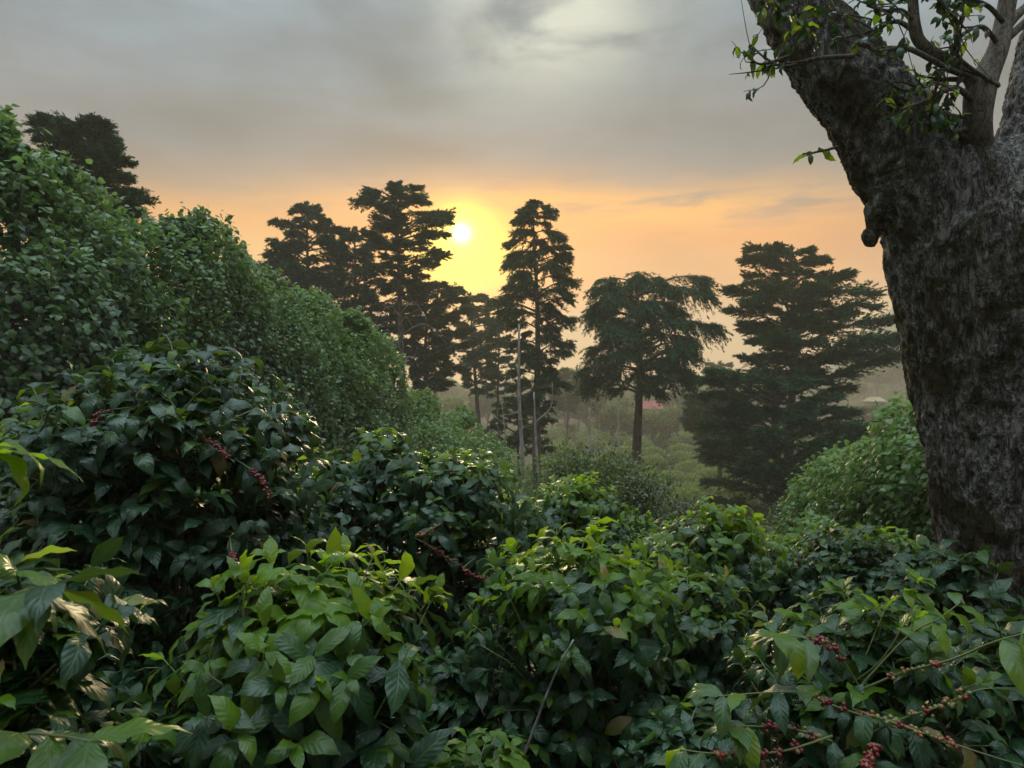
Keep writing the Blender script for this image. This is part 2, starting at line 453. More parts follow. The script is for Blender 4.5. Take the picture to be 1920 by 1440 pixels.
# ------------------------------------------------------------------ the big leaning tree on the right
def build_big_tree():
    D0 = 3.9
    k = D0 / F
    base = P(1965, 1440, D0); gzb = gz(base[0], base[1]) - 0.15
    root = empty('shade_tree', (base[0], base[1], gz(base[0], base[1])), 'massive forked shade tree with rough bark, white lichen and brown moss', 'tree')
    rl = np.array(root.location)
    def path(rows, n, dd=0.0):
        return spline([list(P(x, y, D0 + z)) + [r * k] for x, y, r, z in rows], n)
    ac = Acc(4)
    main = path([(1995, 2060, 215, 0), (1988, 1700, 180, 0), (1976, 1440, 168, 0), (1952, 1150, 158, 0), (1918, 880, 156, 0), (1892, 680, 166, 0), (1872, 500, 186, 0), (1848, 400, 176, 0), (1815, 345, 130, 0)], 70)
    main[0, 2] = gzb; main[1, 2] = max(main[1, 2], gzb + 0.02)
    tube(ac, main[:, :3], main[:, 3], 28)
    left = path([(1850, 490, 176, 0), (1768, 372, 122, 0), (1684, 272, 92, 0), (1608, 175, 78, 0.02), (1540, 82, 70, 0.05), (1484, 0, 63, 0.08), (1425, -110, 58, 0.1), (1370, -260, 56, 0.1), (1350, -460, 44, 0.0), (1300, -700, 28, 0), (1280, -900, 14, 0)], 60)
    tube(ac, left[:, :3], left[:, 3], 22)
    right = path([(1880, 500, 170, 0), (1918, 380, 130, 0.05), (1950, 270, 80, 0.1), (1972, 150, 66, 0.15), (1995, 20, 60, 0.2), (2010, -200, 60, 0.3), (2060, -450, 44, 0.4), (2090, -700, 26, 0.5), (2110, -900, 12, 0.5)], 50)
    tube(ac, right[:, :3], right[:, 3], 20)
    stub = path([(1665, 380, 26, -0.05), (1642, 405, 11, -0.02), (1638, 430, 5.5, 0), (1634, 448, 8, 0), (1637, 462, 4, 0)], 14)
    tube(ac, stub[:, :3], stub[:, 3], 10)
    tmp = ac.build('trunk', M['bark'])
    md = tmp.modifiers.new('r', 'REMESH'); md.mode = 'VOXEL'; md.voxel_size = 0.013; md.use_smooth_shade = True
    dg = bpy.context.evaluated_depsgraph_get(); me = bpy.data.meshes.new_from_object(tmp.evaluated_get(dg))
    old = tmp.data; tmp.modifiers.clear(); tmp.data = me; bpy.data.meshes.remove(old)
    n = len(me.vertices); co = np.empty(n * 3, np.float32); me.vertices.foreach_get('co', co); co = co.reshape(-1, 3)
    nr = np.empty(n * 3, np.float32); me.vertices.foreach_get('normal', nr); nr = nr.reshape(-1, 3)
    dsp = np.empty(n, np.float32)
    fb = mnoise.fractal; cv = mnoise.noise
    for i in range(n):
        x, y, z = co[i]
        w_ = cv((x * 3, y * 3, z * 2.2)) * 0.030
        rid = abs(cv((x * 17 + w_ * 30, y * 17, z * 5.5)))         # long plates of bark
        f2 = fb((x * 30, y * 30, z * 13), 1.0, 2.1, 3)
        dsp[i] = w_ + (0.30 - rid) * 0.042 + (0.25 - abs(cv((x * 31, y * 31, z * 13)))) * 0.022 + f2 * 0.008
    co += nr * dsp[:, None]
    co -= rl.astype(np.float32)
    me.vertices.foreach_set('co', co.ravel()); me.update()
    me.materials.clear(); me.materials.append(M['bark'])
    me.polygons.foreach_set('use_smooth', np.ones(len(me.polygons), bool))
    tmp.parent = root
    # pale smooth sprout growing out of the fork
    sp = Acc(4)
    def lp(rows, n): q = path(rows, n); q[:, :3] -= rl; return q
    for rows in ([(1838, 400, 40, 0.0), (1832, 300, 30, -0.14), (1831, 250, 25, -0.26), (1833, 215, 23, -0.3), (1838, 170, 25, -0.3), (1850, 140, 21, -0.28), (1872, 90, 17, -0.25), (1884, 30, 15, -0.2), (1896, -40, 14, -0.2), (1910, -160, 10, -0.2)],
                 [(1838, 170, 18, -0.3), (1810, 135, 12, -0.32), (1765, 108, 10, -0.35), (1728, 82, 10, -0.35), (1716, 55, 10, -0.35), (1712, 10, 8.5, -0.35), (1708, -80, 7, -0.35)],
                 [(1880, 60, 10, -0.22), (1905, 30, 8, -0.15), (1950, -10, 7, -0.1)],
                 [(1872, 85, 8, -0.22), (1900, 62, 7, -0.2), (1945, 20, 6, -0.2)]):
        q = lp(rows, 26); tube(sp, q[:, :3], q[:, 3], 12)
    sp.build('branch', M['pale_bark'], root)
    # twigs and the leaves they carry
    rng = np.random.RandomState(5)
    tw = Acc(4); lf = Acc(4); O = []; Dn = []; L = []; T = []
    def twig(rows, leaves, n=18, sub=2, lw=26):
        if rows[0][0] > 1800: rows = [rows[0][:3] + (-0.27,)] + rows[1:]
        q = lp(rows, n); tube(tw, q[:, :3], q[:, 3], 6)
        for _ in range(sub):
            i = rng.randint(n // 4, n - 2); p0 = q[i, :3]; d = unit(q[i + 1, :3] - q[i, :3] + rng.normal(0, 0.012, 3))
            ln = rng.uniform(0.12, 0.32); mid = p0 + d * ln * 0.5 + rng.normal(0, 0.03, 3)
            pts = spline([p0, mid, p0 + d * ln + rng.normal(0, 0.04, 3)], 7)
            tube(tw, pts, np.linspace(q[i, 3] * 0.6, 0.0014, 7), 5)
            for p_ in pts[2:]:
                if rng.rand() < leaves:
                    for s_ in (0, 1):
                        O.append(p_); Dn.append(unit(d * 0.5 + rng.normal(0, 0.6, 3) + [0, 0, -0.7])); L.append(rng.uniform(0.040, 0.080)); T.append(rng.choice([0.1, 0.4, 0.7, 1.0, 1.6], p=[.42, .28, .14, .08, .08]))
        for i in range(n // 3, n):
            if rng.rand() < leaves:
                O.append(q[i, :3]); Dn.append(unit(rng.normal(0, 0.7, 3) + [0, 0, -0.8])); L.append(rng.uniform(0.05, 0.10)); T.append(rng.choice([0.05, 0.15, 0.35, 0.8]))
    # sprays between the two limbs
    for rows in ([(1838, 150, 6, -0.35), (1780, 130, 5, -0.4), (1700, 90, 4.5, -0.4), (1640, 95, 3, -0.4), (1600, 45, 2, -0.4)],
                 [(1835, 200, 6, -0.35), (1790, 165, 5, -0.45), (1735, 190, 4, -0.5), (1690, 205, 2.5, -0.5)],
                 [(1830, 150, 5, -0.35), (1760, 150, 4, -0.3), (1700, 170, 3, -0.3), (1660, 150, 2, -0.3)],
                 [(1820, 240, 5, -0.33), (1780, 245, 4, -0.4), (1735, 215, 3, -0.45), (1730, 180, 2, -0.45)],
                 [(1712, 40, 5, -0.35), (1690, 20, 4, -0.4), (1660, 20, 3, -0.45), (1625, 10, 2, -0.45)],
                 [(1716, 60, 5, -0.35), (1680, 40, 4, -0.3), (1640, 60, 3, -0.3), (1610, 90, 2, -0.3)],
                 [(1712, 0, 5, -0.35), (1740, -20, 4, -0.4), (1780, 20, 3, -0.45), (1800, 60, 2, -0.45)],
                 [(1870, 80, 5, -0.3), (1840, 50, 4, -0.35), (1800, 70, 3, -0.4), (1780, 110, 2, -0.4)],
                 [(1880, 40, 5, -0.3), (1850, 10, 4, -0.35), (1810, 0, 3, -0.4), (1780, 30, 2, -0.4)],
                 [(1850, 140, 5, -0.3), (1870, 160, 4, -0.35), (1800, 110, 3, -0.4), (1790, 60, 2, -0.4)],
                 [(1700, -60, 5, -0.35), (1660, -40, 4, -0.4), (1640, 0, 3, -0.45), (1650, 30, 2, -0.45)],
                 [(1890, -30, 6, -0.3), (1840, -60, 4, -0.35), (1790, -20, 3, -0.4), (1760, 20, 2, -0.4)]):
        twig(rows, 0.42, sub=5)
    for rows in ([(1815, 260, 4, -0.35), (1775, 235, 3, -0.4), (1740, 225, 2, -0.4)], [(1815, 220, 4, -0.35), (1770, 215, 3, -0.4), (1730, 200, 2, -0.4)]):
        twig(rows, 0.8, sub=4)
    # twigs on the underside of the leaning limb
    twig([(1600, 105, 4, -0.42), (1530, 110, 3.5, -0.45), (1470, 125, 3, -0.4), (1430, 105, 2.2, -0.35), (1410, 85, 1.5, -0.3)], 0.35, sub=4)
    twig([(1480, 105, 3, -0.30), (1450, 115, 2.5, -0.3), (1425, 120, 2, -0.3), (1405, 110, 1.5, -0.3)], 0.6, sub=3)
    twig([(1480, 20, 3, -0.35), (1500, 45, 2.5, -0.42), (1520, 60, 2, -0.45)], 0.8, sub=3)
    twig([(1440, -20, 3, -0.35), (1460, 15, 2.5, -0.4), (1490, 30, 2, -0.42)], 0.8, sub=3)
    twig([(1570, 275, 3, -0.30), (1548, 282, 2.4, -0.3), (1530, 285, 2, -0.3), (1512, 292, 1.5, -0.3)], 0.9, n=8, sub=0)
    tw.build('twigs', M['stem'], root)
    n = len(O); up = np.tile([0, 0, 1.0], (n, 1)) + rng.normal(0, 0.3, (n, 3))
    put_leaves(lf, HI, rng, O, Dn, up, L, T)
    lf.build('leaves', M['coffee'], root)
build_big_tree()

# ------------------------------------------------------------------ coffee bushes
BALL = None
def ball():
    global BALL
    if BALL is None:
        nu, nv = 9, 6; V = []; Fs = []
        for j in range(nv + 1):
            ph = math.pi * j / nv
            for i in range(nu): V.append((math.sin(ph) * math.cos(6.2832 * i / nu), math.sin(ph) * math.sin(6.2832 * i / nu), math.cos(ph) * 1.12))
        for j in range(nv):
            for i in range(nu): Fs.append((j * nu + i, (j + 1) * nu + i, (j + 1) * nu + (i + 1) % nu, j * nu + (i + 1) % nu))
        BALL = (np.array(V) * 0.5, np.array(Fs), np.zeros((len(V), 2), np.float32))
    return BALL

def berry_mesh(pts, d, rng, n, ripe, size=0.0125, spread=0.0115):
    """clumps of cherries wrapped round the nodes of one branch"""
    a = Acc(4); O = []; T = []
    pts = list(pts); pts = pts if len(pts) < 3 else pts + [(p_ * .5 + q_ * .5) for p_, q_ in zip(pts[:-1], pts[1:])]
    n = max(4, int(n * 0.6))
    for p in pts:
        if len(pts) > 14 and rng.rand() < 0.12: continue
        for _ in range(rng.randint(max(2, n - 2), n + 2)):
            th = rng.uniform(0, 6.283); v = np.array([math.cos(th), math.sin(th), rng.normal(0, 0.5)])
            O.append(p + v * spread * rng.uniform(0.6, 1.25)); T.append(np.clip(ripe + rng.normal(0, 0.15), 0, 1))
    O = np.array(O); N = len(O); s_, dd, nn = frames(rng.normal(0, 1, (N, 3)), rng.normal(0, 1, (N, 3)))
    tv, tf, tu = ball(); inst(a, tv, tf, tu, O, s_, dd, nn, rng.uniform(0.8, 1.1, N) * size, T)
    return a

def coffee_bush(label, loc, H, R, seed, leafL=0.135, stems=6, T=None, young=0.35, density=1.0, berries=6, ripe=0.7,
                group=None, low=0.18, squash=1.0, name='coffee_bush', flat=0.20, spread=(0.25, 0.62), dome=0.7, open_low=0.0, dry=0.012, berry_z=(0.3, 0.8)):
    T = T or HI
    rng = np.random.RandomState(seed)
    root = empty(name, loc, label, 'bush', group)
    lf = Acc(4); st_ = Acc(4); O = []; D = []; UPV = []; L = []; TN = []
    cand = []
    for s in range(stems):
        a0 = 6.283 * s / stems + rng.uniform(-0.5, 0.5); rr = R * (0.0 if s == 0 else rng.uniform(*spread))
        top = np.array([math.cos(a0) * rr, math.sin(a0) * rr * squash, H * (1.0 - flat * (rr / R) ** 1.3) * rng.uniform(0.93, 1.0) - 0.05])
        b0 = np.array([math.cos(a0) * 0.06, math.sin(a0) * 0.06, -0.08])
        sp = spline([b0, b0 * 0.5 + top * 0.45 + rng.normal(0, 0.03, 3), top], 26)
        tube(st_, sp, np.linspace(0.020, 0.005, 26), 7)
        nodes = np.arange(low * H + rng.uniform(0, 0.05), top[2], 0.062 / density)
        th = rng.uniform(0, 6.283)
        for zz in nodes:
            t = (zz - low * H) / max(top[2] - low * H, 0.1)
            idx = min(25, int(np.searchsorted(sp[:, 2], zz))); p0 = sp[idx]
            th += 1.35 + rng.uniform(-0.3, 0.3)
            if open_low and t < 0.42 and rng.rand() < open_low: continue
            for side in (0, math.pi):
                if rng.rand() < 0.12: continue
                A = th + side + rng.uniform(-0.25, 0.25)
                out = np.array([math.cos(A), math.sin(A) * squash, 0])
                # branches that point outwards grow long, those towards the middle stay short
                along = np.dot(out[:2], p0[:2]) / max(R, 0.01)
                room = math.sqrt(max(R * R - np.dot(p0[:2], p0[:2]) * (1 - min(1, max(-1, along * 2)) ** 2 * 0.3), 0.02))
                Lb = (0.82 if dome else 1.0) * np.clip((R - along * R * 0.9) * (1 - 0.62 * t ** 2.2), 0.12, 1.0) * rng.uniform(0.72, 1.05)
                if along < -0.15: Lb *= 0.7
                e0 = math.radians(rng.uniform(15, 40) + 28 * t)
                n = max(4, int(Lb / 0.045)); ds = Lb / n; p = p0.copy(); pts = [p.copy()]; dirs = []
                sag = rng.uniform(0.9, 1.5) * (1 - 0.35 * t)
                for i in range(n):
                    ang = e0 - sag * (i / n) ** 1.2
                    d = np.array([out[0] * math.cos(ang), out[1] * math.cos(ang), math.sin(ang)]); d = unit(d + rng.normal(0, 0.035, 3))
                    p = p + d * ds; pts.append(p.copy()); dirs.append(d)
                pts = np.array(pts)
                tube(st_, pts, np.linspace(0.0045, 0.0016, len(pts)), 4, tone=0.3)
                start = int(n * rng.uniform(0.15, 0.4))
                if Lb > 0.3 and t < 0.95: cand.append(pts[max(1, start - 1):max(1, start - 1) + 5])
                for i in range(start, n):
                    q = i / n; d = dirs[i]; lat = unit(np.cross(d, [0, 0, 1.0]))
                    if i % 2: lat2 = unit(np.cross(lat, d)) * 0.5
                    else: lat2 = 0
                    for sg in (-1, 1):
                        if rng.rand() < 0.10: continue
                        age = 1 - q
                        g = rng.uniform(0.15, 0.9) * (0.5 + 0.9 * (1 - t)) * (0.55 + 0.6 * age)
                        dl = unit(d * rng.uniform(0.35, 0.8) + lat * sg * rng.uniform(0.6, 1.0) + lat2 * sg * 0.7 + np.array([0, 0, -g]) + rng.normal(0, 0.12, 3))
                        size = leafL * rng.uniform(0.72, 1.12) * (1.0 if q < 0.8 else 1.0 - 1.6 * (q - 0.8))
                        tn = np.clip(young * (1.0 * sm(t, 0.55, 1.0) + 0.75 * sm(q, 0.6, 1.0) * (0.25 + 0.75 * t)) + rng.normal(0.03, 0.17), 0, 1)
                        if rng.rand() < dry: tn = 1.8; size *= 0.8
                        O.append(pts[i + 1]); D.append(dl); UPV.append(np.array([0, 0, 1.0]) + rng.normal(0, 0.22, 3) + out * 0.25)
                        L.append(size); TN.append(tn)
                # end bud: a pair of small fresh leaves
                if rng.rand() < 0.8:
                    for sg in (-1, 1):
                        d = dirs[-1]; lat = unit(np.cross(d, [0, 0, 1.0]))
                        O.append(pts[-1]); D.append(unit(d + lat * sg * 0.45 + [0, 0, 0.2])); UPV.append(np.array([0, 0, 1.0]))
                        L.append(leafL * rng.uniform(0.35, 0.65)); TN.append(np.clip(young * rng.uniform(0.8, 2.2) * (0.35 + 0.65 * t), 0, 1))
        # leader shoot at the stem top: arching young leaves
        for kk in range(10):
            A = rng.uniform(0, 6.283); o_ = np.array([math.cos(A), math.sin(A), 0])
            O.append(sp[-1 - kk // 3]); D.append(unit(o_ + [0, 0, rng.uniform(0.1, 0.9)])); UPV.append(np.array([0, 0, 1.0]) - o_ * 0.2)
            L.append(leafL * rng.uniform(0.5, 0.95)); TN.append(np.clip(young * rng.uniform(0.9, 2.6), 0, 1))
    # shoot tips all over the rounded outside, each a whorl of leaf pairs arching over
    if dome:
        Hc = max(H - 0.85 * R, 0.42 * H)
        nr = int(105 * dome * (R / 0.45) ** 2 * (0.135 / leafL) ** 2)
        for k in range(nr):
            A = rng.uniform(0, 6.283); lowp = rng.rand() < 0.30
            if lowp:
                zz = Hc * rng.uniform(0.45, 1.0)
                if open_low and zz < 0.9 * Hc and rng.rand() < open_low: continue
                ph = 0.0; rr = R * rng.uniform(0.80, 0.98) * (0.72 + 0.28 * zz / Hc)
                nv = unit(np.array([math.cos(A), math.sin(A), 0.15])); p = np.array([math.cos(A) * rr, math.sin(A) * rr * squash, zz])
            else:
                ph = math.asin(rng.uniform(0.0, 1.0)); lump_ = 1 + 0.10 * mnoise.noise((math.cos(A) * 1.6 + seed, math.sin(A) * 1.6, ph * 1.8))
                rf = rng.uniform(0.84, 1.0) * lump_
                p = np.array([math.cos(A) * math.cos(ph) * R * rf, math.sin(A) * math.cos(ph) * R * rf * squash, Hc + (H - Hc) * math.sin(ph) * (0.80 + 0.20 * rf)])
                nv = unit(np.array([math.cos(A) * math.cos(ph), math.sin(A) * math.cos(ph), math.sin(ph) * 0.8 + 0.25]))
            ax = unit(nv + rng.normal(0, 0.22, 3)); e1 = unit(np.cross(ax, [0.3, 0.1, 1.0])); e2 = np.cross(ax, e1)
            back = p - ax * 0.20 - np.array([0, 0, 0.06])
            tube(st_, [back, (back + p) / 2 + rng.normal(0, 0.01, 3), p], [0.0032, 0.0026, 0.0016], 4, tone=0.4 + 0.5 * young)
            hgt = 0.0 if lowp else math.sin(ph)
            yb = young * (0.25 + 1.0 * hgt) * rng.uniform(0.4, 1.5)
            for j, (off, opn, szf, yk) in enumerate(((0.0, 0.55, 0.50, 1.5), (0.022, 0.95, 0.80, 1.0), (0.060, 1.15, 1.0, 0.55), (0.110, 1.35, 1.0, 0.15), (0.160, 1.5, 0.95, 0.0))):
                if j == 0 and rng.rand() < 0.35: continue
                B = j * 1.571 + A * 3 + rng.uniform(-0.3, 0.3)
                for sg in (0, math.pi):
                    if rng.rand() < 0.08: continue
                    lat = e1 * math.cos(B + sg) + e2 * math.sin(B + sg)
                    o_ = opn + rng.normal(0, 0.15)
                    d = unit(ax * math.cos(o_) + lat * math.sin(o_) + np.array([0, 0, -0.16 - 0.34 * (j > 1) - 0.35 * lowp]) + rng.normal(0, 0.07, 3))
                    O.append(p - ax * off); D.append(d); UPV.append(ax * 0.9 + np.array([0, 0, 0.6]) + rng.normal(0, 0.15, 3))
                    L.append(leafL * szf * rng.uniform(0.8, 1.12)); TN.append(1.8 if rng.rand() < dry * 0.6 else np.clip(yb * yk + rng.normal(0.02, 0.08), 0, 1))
    put_leaves(lf, T, rng, O, D, UPV, L, TN)
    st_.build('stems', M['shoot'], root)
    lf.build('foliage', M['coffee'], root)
    if berries:
        cand = [c for c in cand if len(c) >= 4 and berry_z[0] * H < c[2][2] < berry_z[1] * H]
        # clusters a viewer could see sit on the camera side of the bush
        cand.sort(key=lambda c: c[2][1] - 0.15 * rng.rand()); cand = cand[:max(berries * 3, 6)]
        rng.shuffle(cand)
        for c in cand[:berries]:
            berry_mesh(c[:rng.randint(3, 6)], None, rng, rng.randint(7, 12), ripe + 0.05 + rng.normal(0, 0.12)).build('berry_cluster', M['berry'], root)
    return root

def place(px, ytop, d, wpx, label, seed, **kw):
    """a bush whose crown top shows at (px, ytop) at depth d and whose crown is wpx wide"""
    x = (px - 960) / F * d; z0 = gz(x, d); H = EYE + (720 - ytop) / F * d - z0; R = wpx / F * d / 2
    return coffee_bush(label, (x, d, z0), H, R, seed, **kw)

GN = 'coffee bushes in the foreground'
place(585, 1030, 2.15, 600, 'coffee bush with glossy bright green young crown, the nearest round one', 11, flat=0.34, leafL=0.15, young=0.85, stems=8, berries=0, dry=0.004)
place(325, 655, 3.3, 600, 'tall dark coffee bush with bare stems showing under its crown and dark red berries', 12, dome=0.4, flat=0.16, spread=(0.45, 0.8), leafL=0.150, young=0.22, stems=9, berries=16, ripe=0.92, open_low=0.85, low=0.30, berry_z=(0.55, 0.86))
place(1085, 990, 3.0, 460, 'coffee bush with a lit yellow-green crown in the middle of the foreground', 13, flat=0.36, dry=0.02, leafL=0.130, young=0.95, stems=7, berries=2)
place(715, 815, 4.2, 300, 'dark coffee bush with berries and one upright leafy shoot on top', 14, leafL=0.135, young=0.35, stems=5, berries=10, ripe=0.7)
place(860, 845, 4.0, 330, 'dark coffee bush leaning out with a flat yellow-edged crown', 15, leafL=0.135, young=0.45, stems=5, berries=10, ripe=0.5, open_low=0.5)
place(1610, 1120, 2.3, 470, 'sprawling coffee bush with long shoots and strings of red and green berries', 16, leafL=0.125, young=0.40, stems=5, berries=12, ripe=0.62, dry=0.03, low=0.15, berry_z=(0.35, 0.85), density=0.8)
place(40, 1020, 1.3, 420, 'coffee bush at the very front with the largest leaves and dry edges', 17, leafL=0.125, young=0.35, stems=4, berries=0, dry=0.05, low=0.3, density=0.7)
place(1085, 895, 6.0, 290, 'rounded coffee bush behind, standing in front of the loose shrub', 18, flat=0.4, leafL=0.14, young=0.8, stems=6, T=MD, berries=0)
place(1350, 952, 4.9, 330, 'coffee bush with a wide lit crown below the wide low cypress', 19, flat=0.35, leafL=0.13, young=0.9, stems=6, T=MD, berries=0)
place(1225, 1010, 5.4, 220, 'small coffee bush between two wider lit ones', 20, leafL=0.13, young=0.5, stems=5, T=MD, berries=0)
place(1290, 1065, 3.7, 300, 'low coffee bush with lit leaf tips in front of the wide lit crown', 21, leafL=0.13, young=0.5, stems=6, berries=0)
place(1600, 990, 4.6, 360, 'coffee bush with silvery shining leaves before the fresh green hedge bushes', 22, flat=0.3, leafL=0.13, young=0.30, stems=6, berries=0)
place(1790, 1035, 3.1, 300, 'coffee bush with broad dark leaves pressed against the big trunk', 23, leafL=0.135, young=0.2, stems=5, berries=0, dry=0.01)
place(60, 790, 3.6, 380, 'coffee bush at the picture edge, mid green, beside the tall dark one', 24, leafL=0.135, young=0.45, stems=5, T=MD, berries=3, ripe=0.85)
place(160, 1070, 2.8, 400, 'shaded coffee bush under the tall dark one', 25, leafL=0.13, young=0.2, stems=5, berries=2, ripe=0.9)
place(520, 905, 3.7, 360, 'coffee bush half hidden between the tall dark one and the berry bushes', 26, leafL=0.13, young=0.3, stems=5, T=MD, berries=4, ripe=0.8)
place(850, 1230, 3.1, 220, 'shaded low coffee bush in the gap between the two brightest crowns', 27, leafL=0.13, young=0.2, stems=5, berries=4)
place(1290, 1330, 2.3, 260, 'low dark coffee bush in the gap beside the sprawling berry bush', 28, leafL=0.13, young=0.2, stems=5, berries=0)
place(890, 1385, 1.9, 220, 'small leafy coffee bush at the bottom edge with a bare twig', 29, leafL=0.13, young=0.4, stems=4, berries=0)
place(270, 1350, 1.9, 260, 'small coffee bush at the bottom edge beside the bright round one', 30, leafL=0.13, young=0.3, stems=4, berries=0)
place(1880, 1180, 2.4, 300, 'dark coffee bush in the shade at the foot of the big trunk', 31, leafL=0.14, young=0.2, stems=5, berries=4, ripe=0.4)
place(960, 940, 5.2, 260, 'dim coffee bush just beyond the berry bushes', 32, leafL=0.135, young=0.35, stems=5, T=MD, berries=0)
# rows of the same plantation running down the slope
protoA = place(1480, 1010, 6.5, 300, 'farther coffee bush on the slope, lit along the top', 33, leafL=0.14, young=0.5, stems=6, T=MD, berries=0, group='coffee bushes down the slope')
GS = 'coffee bushes down the slope'
SLOPE = ['coffee bush on the slope just before the pale round hedge bush', 'coffee bush on the slope at the foot of the wide low cypress', 'coffee bush on the slope between the silvery coffee bush and the big trunk',
         'coffee bush on the slope behind the small low lit one', 'coffee bush on the slope below the second loose shrub with reddish tips', 'coffee bush on the slope directly below the wide loose shrub',
         'coffee bush on the slope below the short leaning leafless trunk', 'coffee bush on the slope tucked behind the rounded one', 'coffee bush on the slope behind the flat yellow-edged crown',
         'coffee bush far down the slope before the dark loose shrub', 'coffee bush far down the slope just past the second loose shrub', 'coffee bush far down the slope below the last low hedge shrub',
         'coffee bush at the foot of the square-ended hedge tree', 'coffee bush at the foot of the paler rounded hedge tree', 'coffee bush between the tall dark coffee bush and the stepping hedge tree',
         'coffee bush hidden behind the top of the tall dark coffee bush', 'coffee bush at the foot of the tallest hedge tree', 'coffee bush behind the mid green one, against the hedge wall',
         'farthest coffee bush straight below the umbrella-shaped cypress', 'farthest coffee bush below the straight pale leafless trunk', 'farthest coffee bush under the skirts of the wide low cypress', 'farthest coffee bush beside the thin pale shrub']
for i, (px, yt, d) in enumerate([(1560, 985, 8.0), (1420, 990, 8.5), (1660, 975, 7.0), (1280, 985, 8.0), (1180, 950, 9.0), (1060, 925, 9.5), (940, 905, 9.0), (1000, 925, 8.0), (820, 880, 7.5), (1330, 985, 11.0), (1230, 975, 12.0),
                                 (860, 880, 11.0), (700, 860, 7.0), (600, 850, 6.2), (470, 850, 6.0), (330, 860, 6.0), (180, 860, 5.8), (40, 850, 5.6), (1120, 960, 12.5), (930, 890, 13.0), (1440, 985, 12.0), (1540, 975, 11.5)]):
    yt += 22; x = (px - 960) / F * d; z0 = gz(x, d); h = EYE + (720 - yt) / F * d - z0
    s = h / (EYE + (720 - 1010) / F * 6.5 - protoA.location[2])
    s = max(0.8, min(1.5, s))
    dup(protoA, (x, d, z0), i * 1.7, s, SLOPE[i], GS)
protoA['label'] = 'coffee bush on the slope right behind the wide lit crown'

# long shoots with fruit on the sprawling bush, and single things a viewer notices
def fruit_branch(label_root, pts, r0, leaf_at, berry_at, seed, ripe, leafL=0.12, young=0.4):
    rng = np.random.RandomState(seed)
    q = spline([P(*p) for p in pts], 40); loc = np.array(label_root.location)
    q = q - loc
    a = Acc(4); tube(a, q, np.linspace(r0 * 0.8, r0 * 0.35, 40), 8, tone=0.6); a.build('shoot', M['shoot'], label_root)
    lf = Acc(4); O = []; D = []; U = []; L = []; T = []
    for f in leaf_at:
        i = min(38, int(f * 39)); d = unit(q[i + 1] - q[i]); lat = unit(np.cross(d, [0, 0, 1.0]))
        for sg in (-1, 1):
            O.append(q[i]); D.append(unit(d * 0.6 + lat * sg * rng.uniform(0.5, 1.0) + [0, 0, rng.uniform(-0.9, 0.15)])); U.append([0, 0, 1.0] + rng.normal(0, .2, 3))
            L.append(leafL * rng.uniform(0.8, 1.15)); T.append(np.clip(young + rng.normal(0, 0.2), 0, 1))
    if O:
        put_leaves(lf, HI, rng, O, D, U, L, T); lf.build('foliage', M['coffee'], label_root)
    for b0, b1 in berry_at:      # one tight clump at every leaf joint
        f = b0
        while f < b1:
            i_ = min(38, int(f * 39)); d_ = unit(q[i_ + 1] - q[i_])
            pp = [q[i_] + d_ * t_ for t_ in ((-0.005, 0.004) if rng.rand() < 0.6 else (0.0,))]
            berry_mesh(pp, None, rng, rng.randint(8, 12), ripe + 0.06 + rng.normal(0, 0.10), size=rng.uniform(0.0105, 0.0125), spread=0.0100).build('berry_cluster', M['berry'], label_root)
            f += rng.uniform(0.065, 0.115)

spr = [o for o in C.objects if o.name.startswith('coffee_bush') and 'sprawling' in o.get('label', '')][0]
fruit_branch(spr, [(1560, 1390, 1.95), (1480, 1365, 1.85), (1420, 1362, 1.8), (1370, 1360, 1.75)], 0.0040, [0.02, .8, .93, 1], [(0.12, 0.62)], 41, 0.66)
fruit_branch(spr, [(1640, 1350, 2.0), (1560, 1322, 1.9), (1510, 1300, 1.85), (1450, 1298, 1.8), (1345, 1305, 1.75)], 0.0040, [.55, .72, .9, 1], [(0.1, 0.5)], 42, 0.72)
fruit_branch(spr, [(1560, 1380, 1.9), (1470, 1408, 1.8), (1400, 1412, 1.75), (1330, 1412, 1.7), (1275, 1405, 1.7)], 0.0036, [.82, .95], [(0.2, 0.75)], 43, 0.62)
fruit_branch(spr, [(1600, 1330, 2.0), (1690, 1360, 1.85), (1760, 1385, 1.8), (1850, 1415, 1.75), (1950, 1445, 1.7)], 0.0042, [.1, .97], [(0.12, 0.62)], 44, 0.32)
fruit_branch(spr, [(1620, 1380, 2.0), (1700, 1345, 1.9), (1760, 1325, 1.85), (1830, 1295, 1.8), (1875, 1290, 1.8)], 0.0036, [.8, .9, 1], [(0.2, 0.72)], 45, 0.30)
fruit_branch(spr, [(1600, 1300, 2.1), (1690, 1262, 2.0), (1780, 1238, 1.85), (1860, 1205, 1.75), (1930, 1185, 1.7)], 0.0044, [.02, .84, .95, 1], [(0.22, 0.5)], 46, 0.45, leafL=0.16, young=0.75)
fruit_branch(spr, [(1600, 1280, 2.1), (1650, 1240, 2.0), (1690, 1180, 1.95), (1715, 1130, 1.95), (1722, 1085, 1.95)], 0.0030, [.5, .7, .85, .95, 1], [], 47, 0.5, leafL=0.085, young=0.9)
fruit_branch(spr, [(1600, 1300, 2.1), (1700, 1195, 2.05), (1760, 1160, 2.0), (1800, 1130, 2.0)], 0.0036, [.4, .6, .8, .97], [], 48, 0.5, leafL=0.10, young=0.6)
fruit_branch(spr, [(1620, 1300, 2.05), (1560, 1215, 1.95), (1500, 1195, 1.9), (1450, 1190, 1.85)], 0.0036, [.6, .8, .95, 1], [(0.25, 0.6)], 49, 0.75)
fruit_branch(spr, [(1640, 1440, 1.9), (1640, 1400, 1.85), (1625, 1430, 1.8), (1630, 1470, 1.75)], 0.0036, [.1], [(0.3, 0.95)], 50, 0.66)

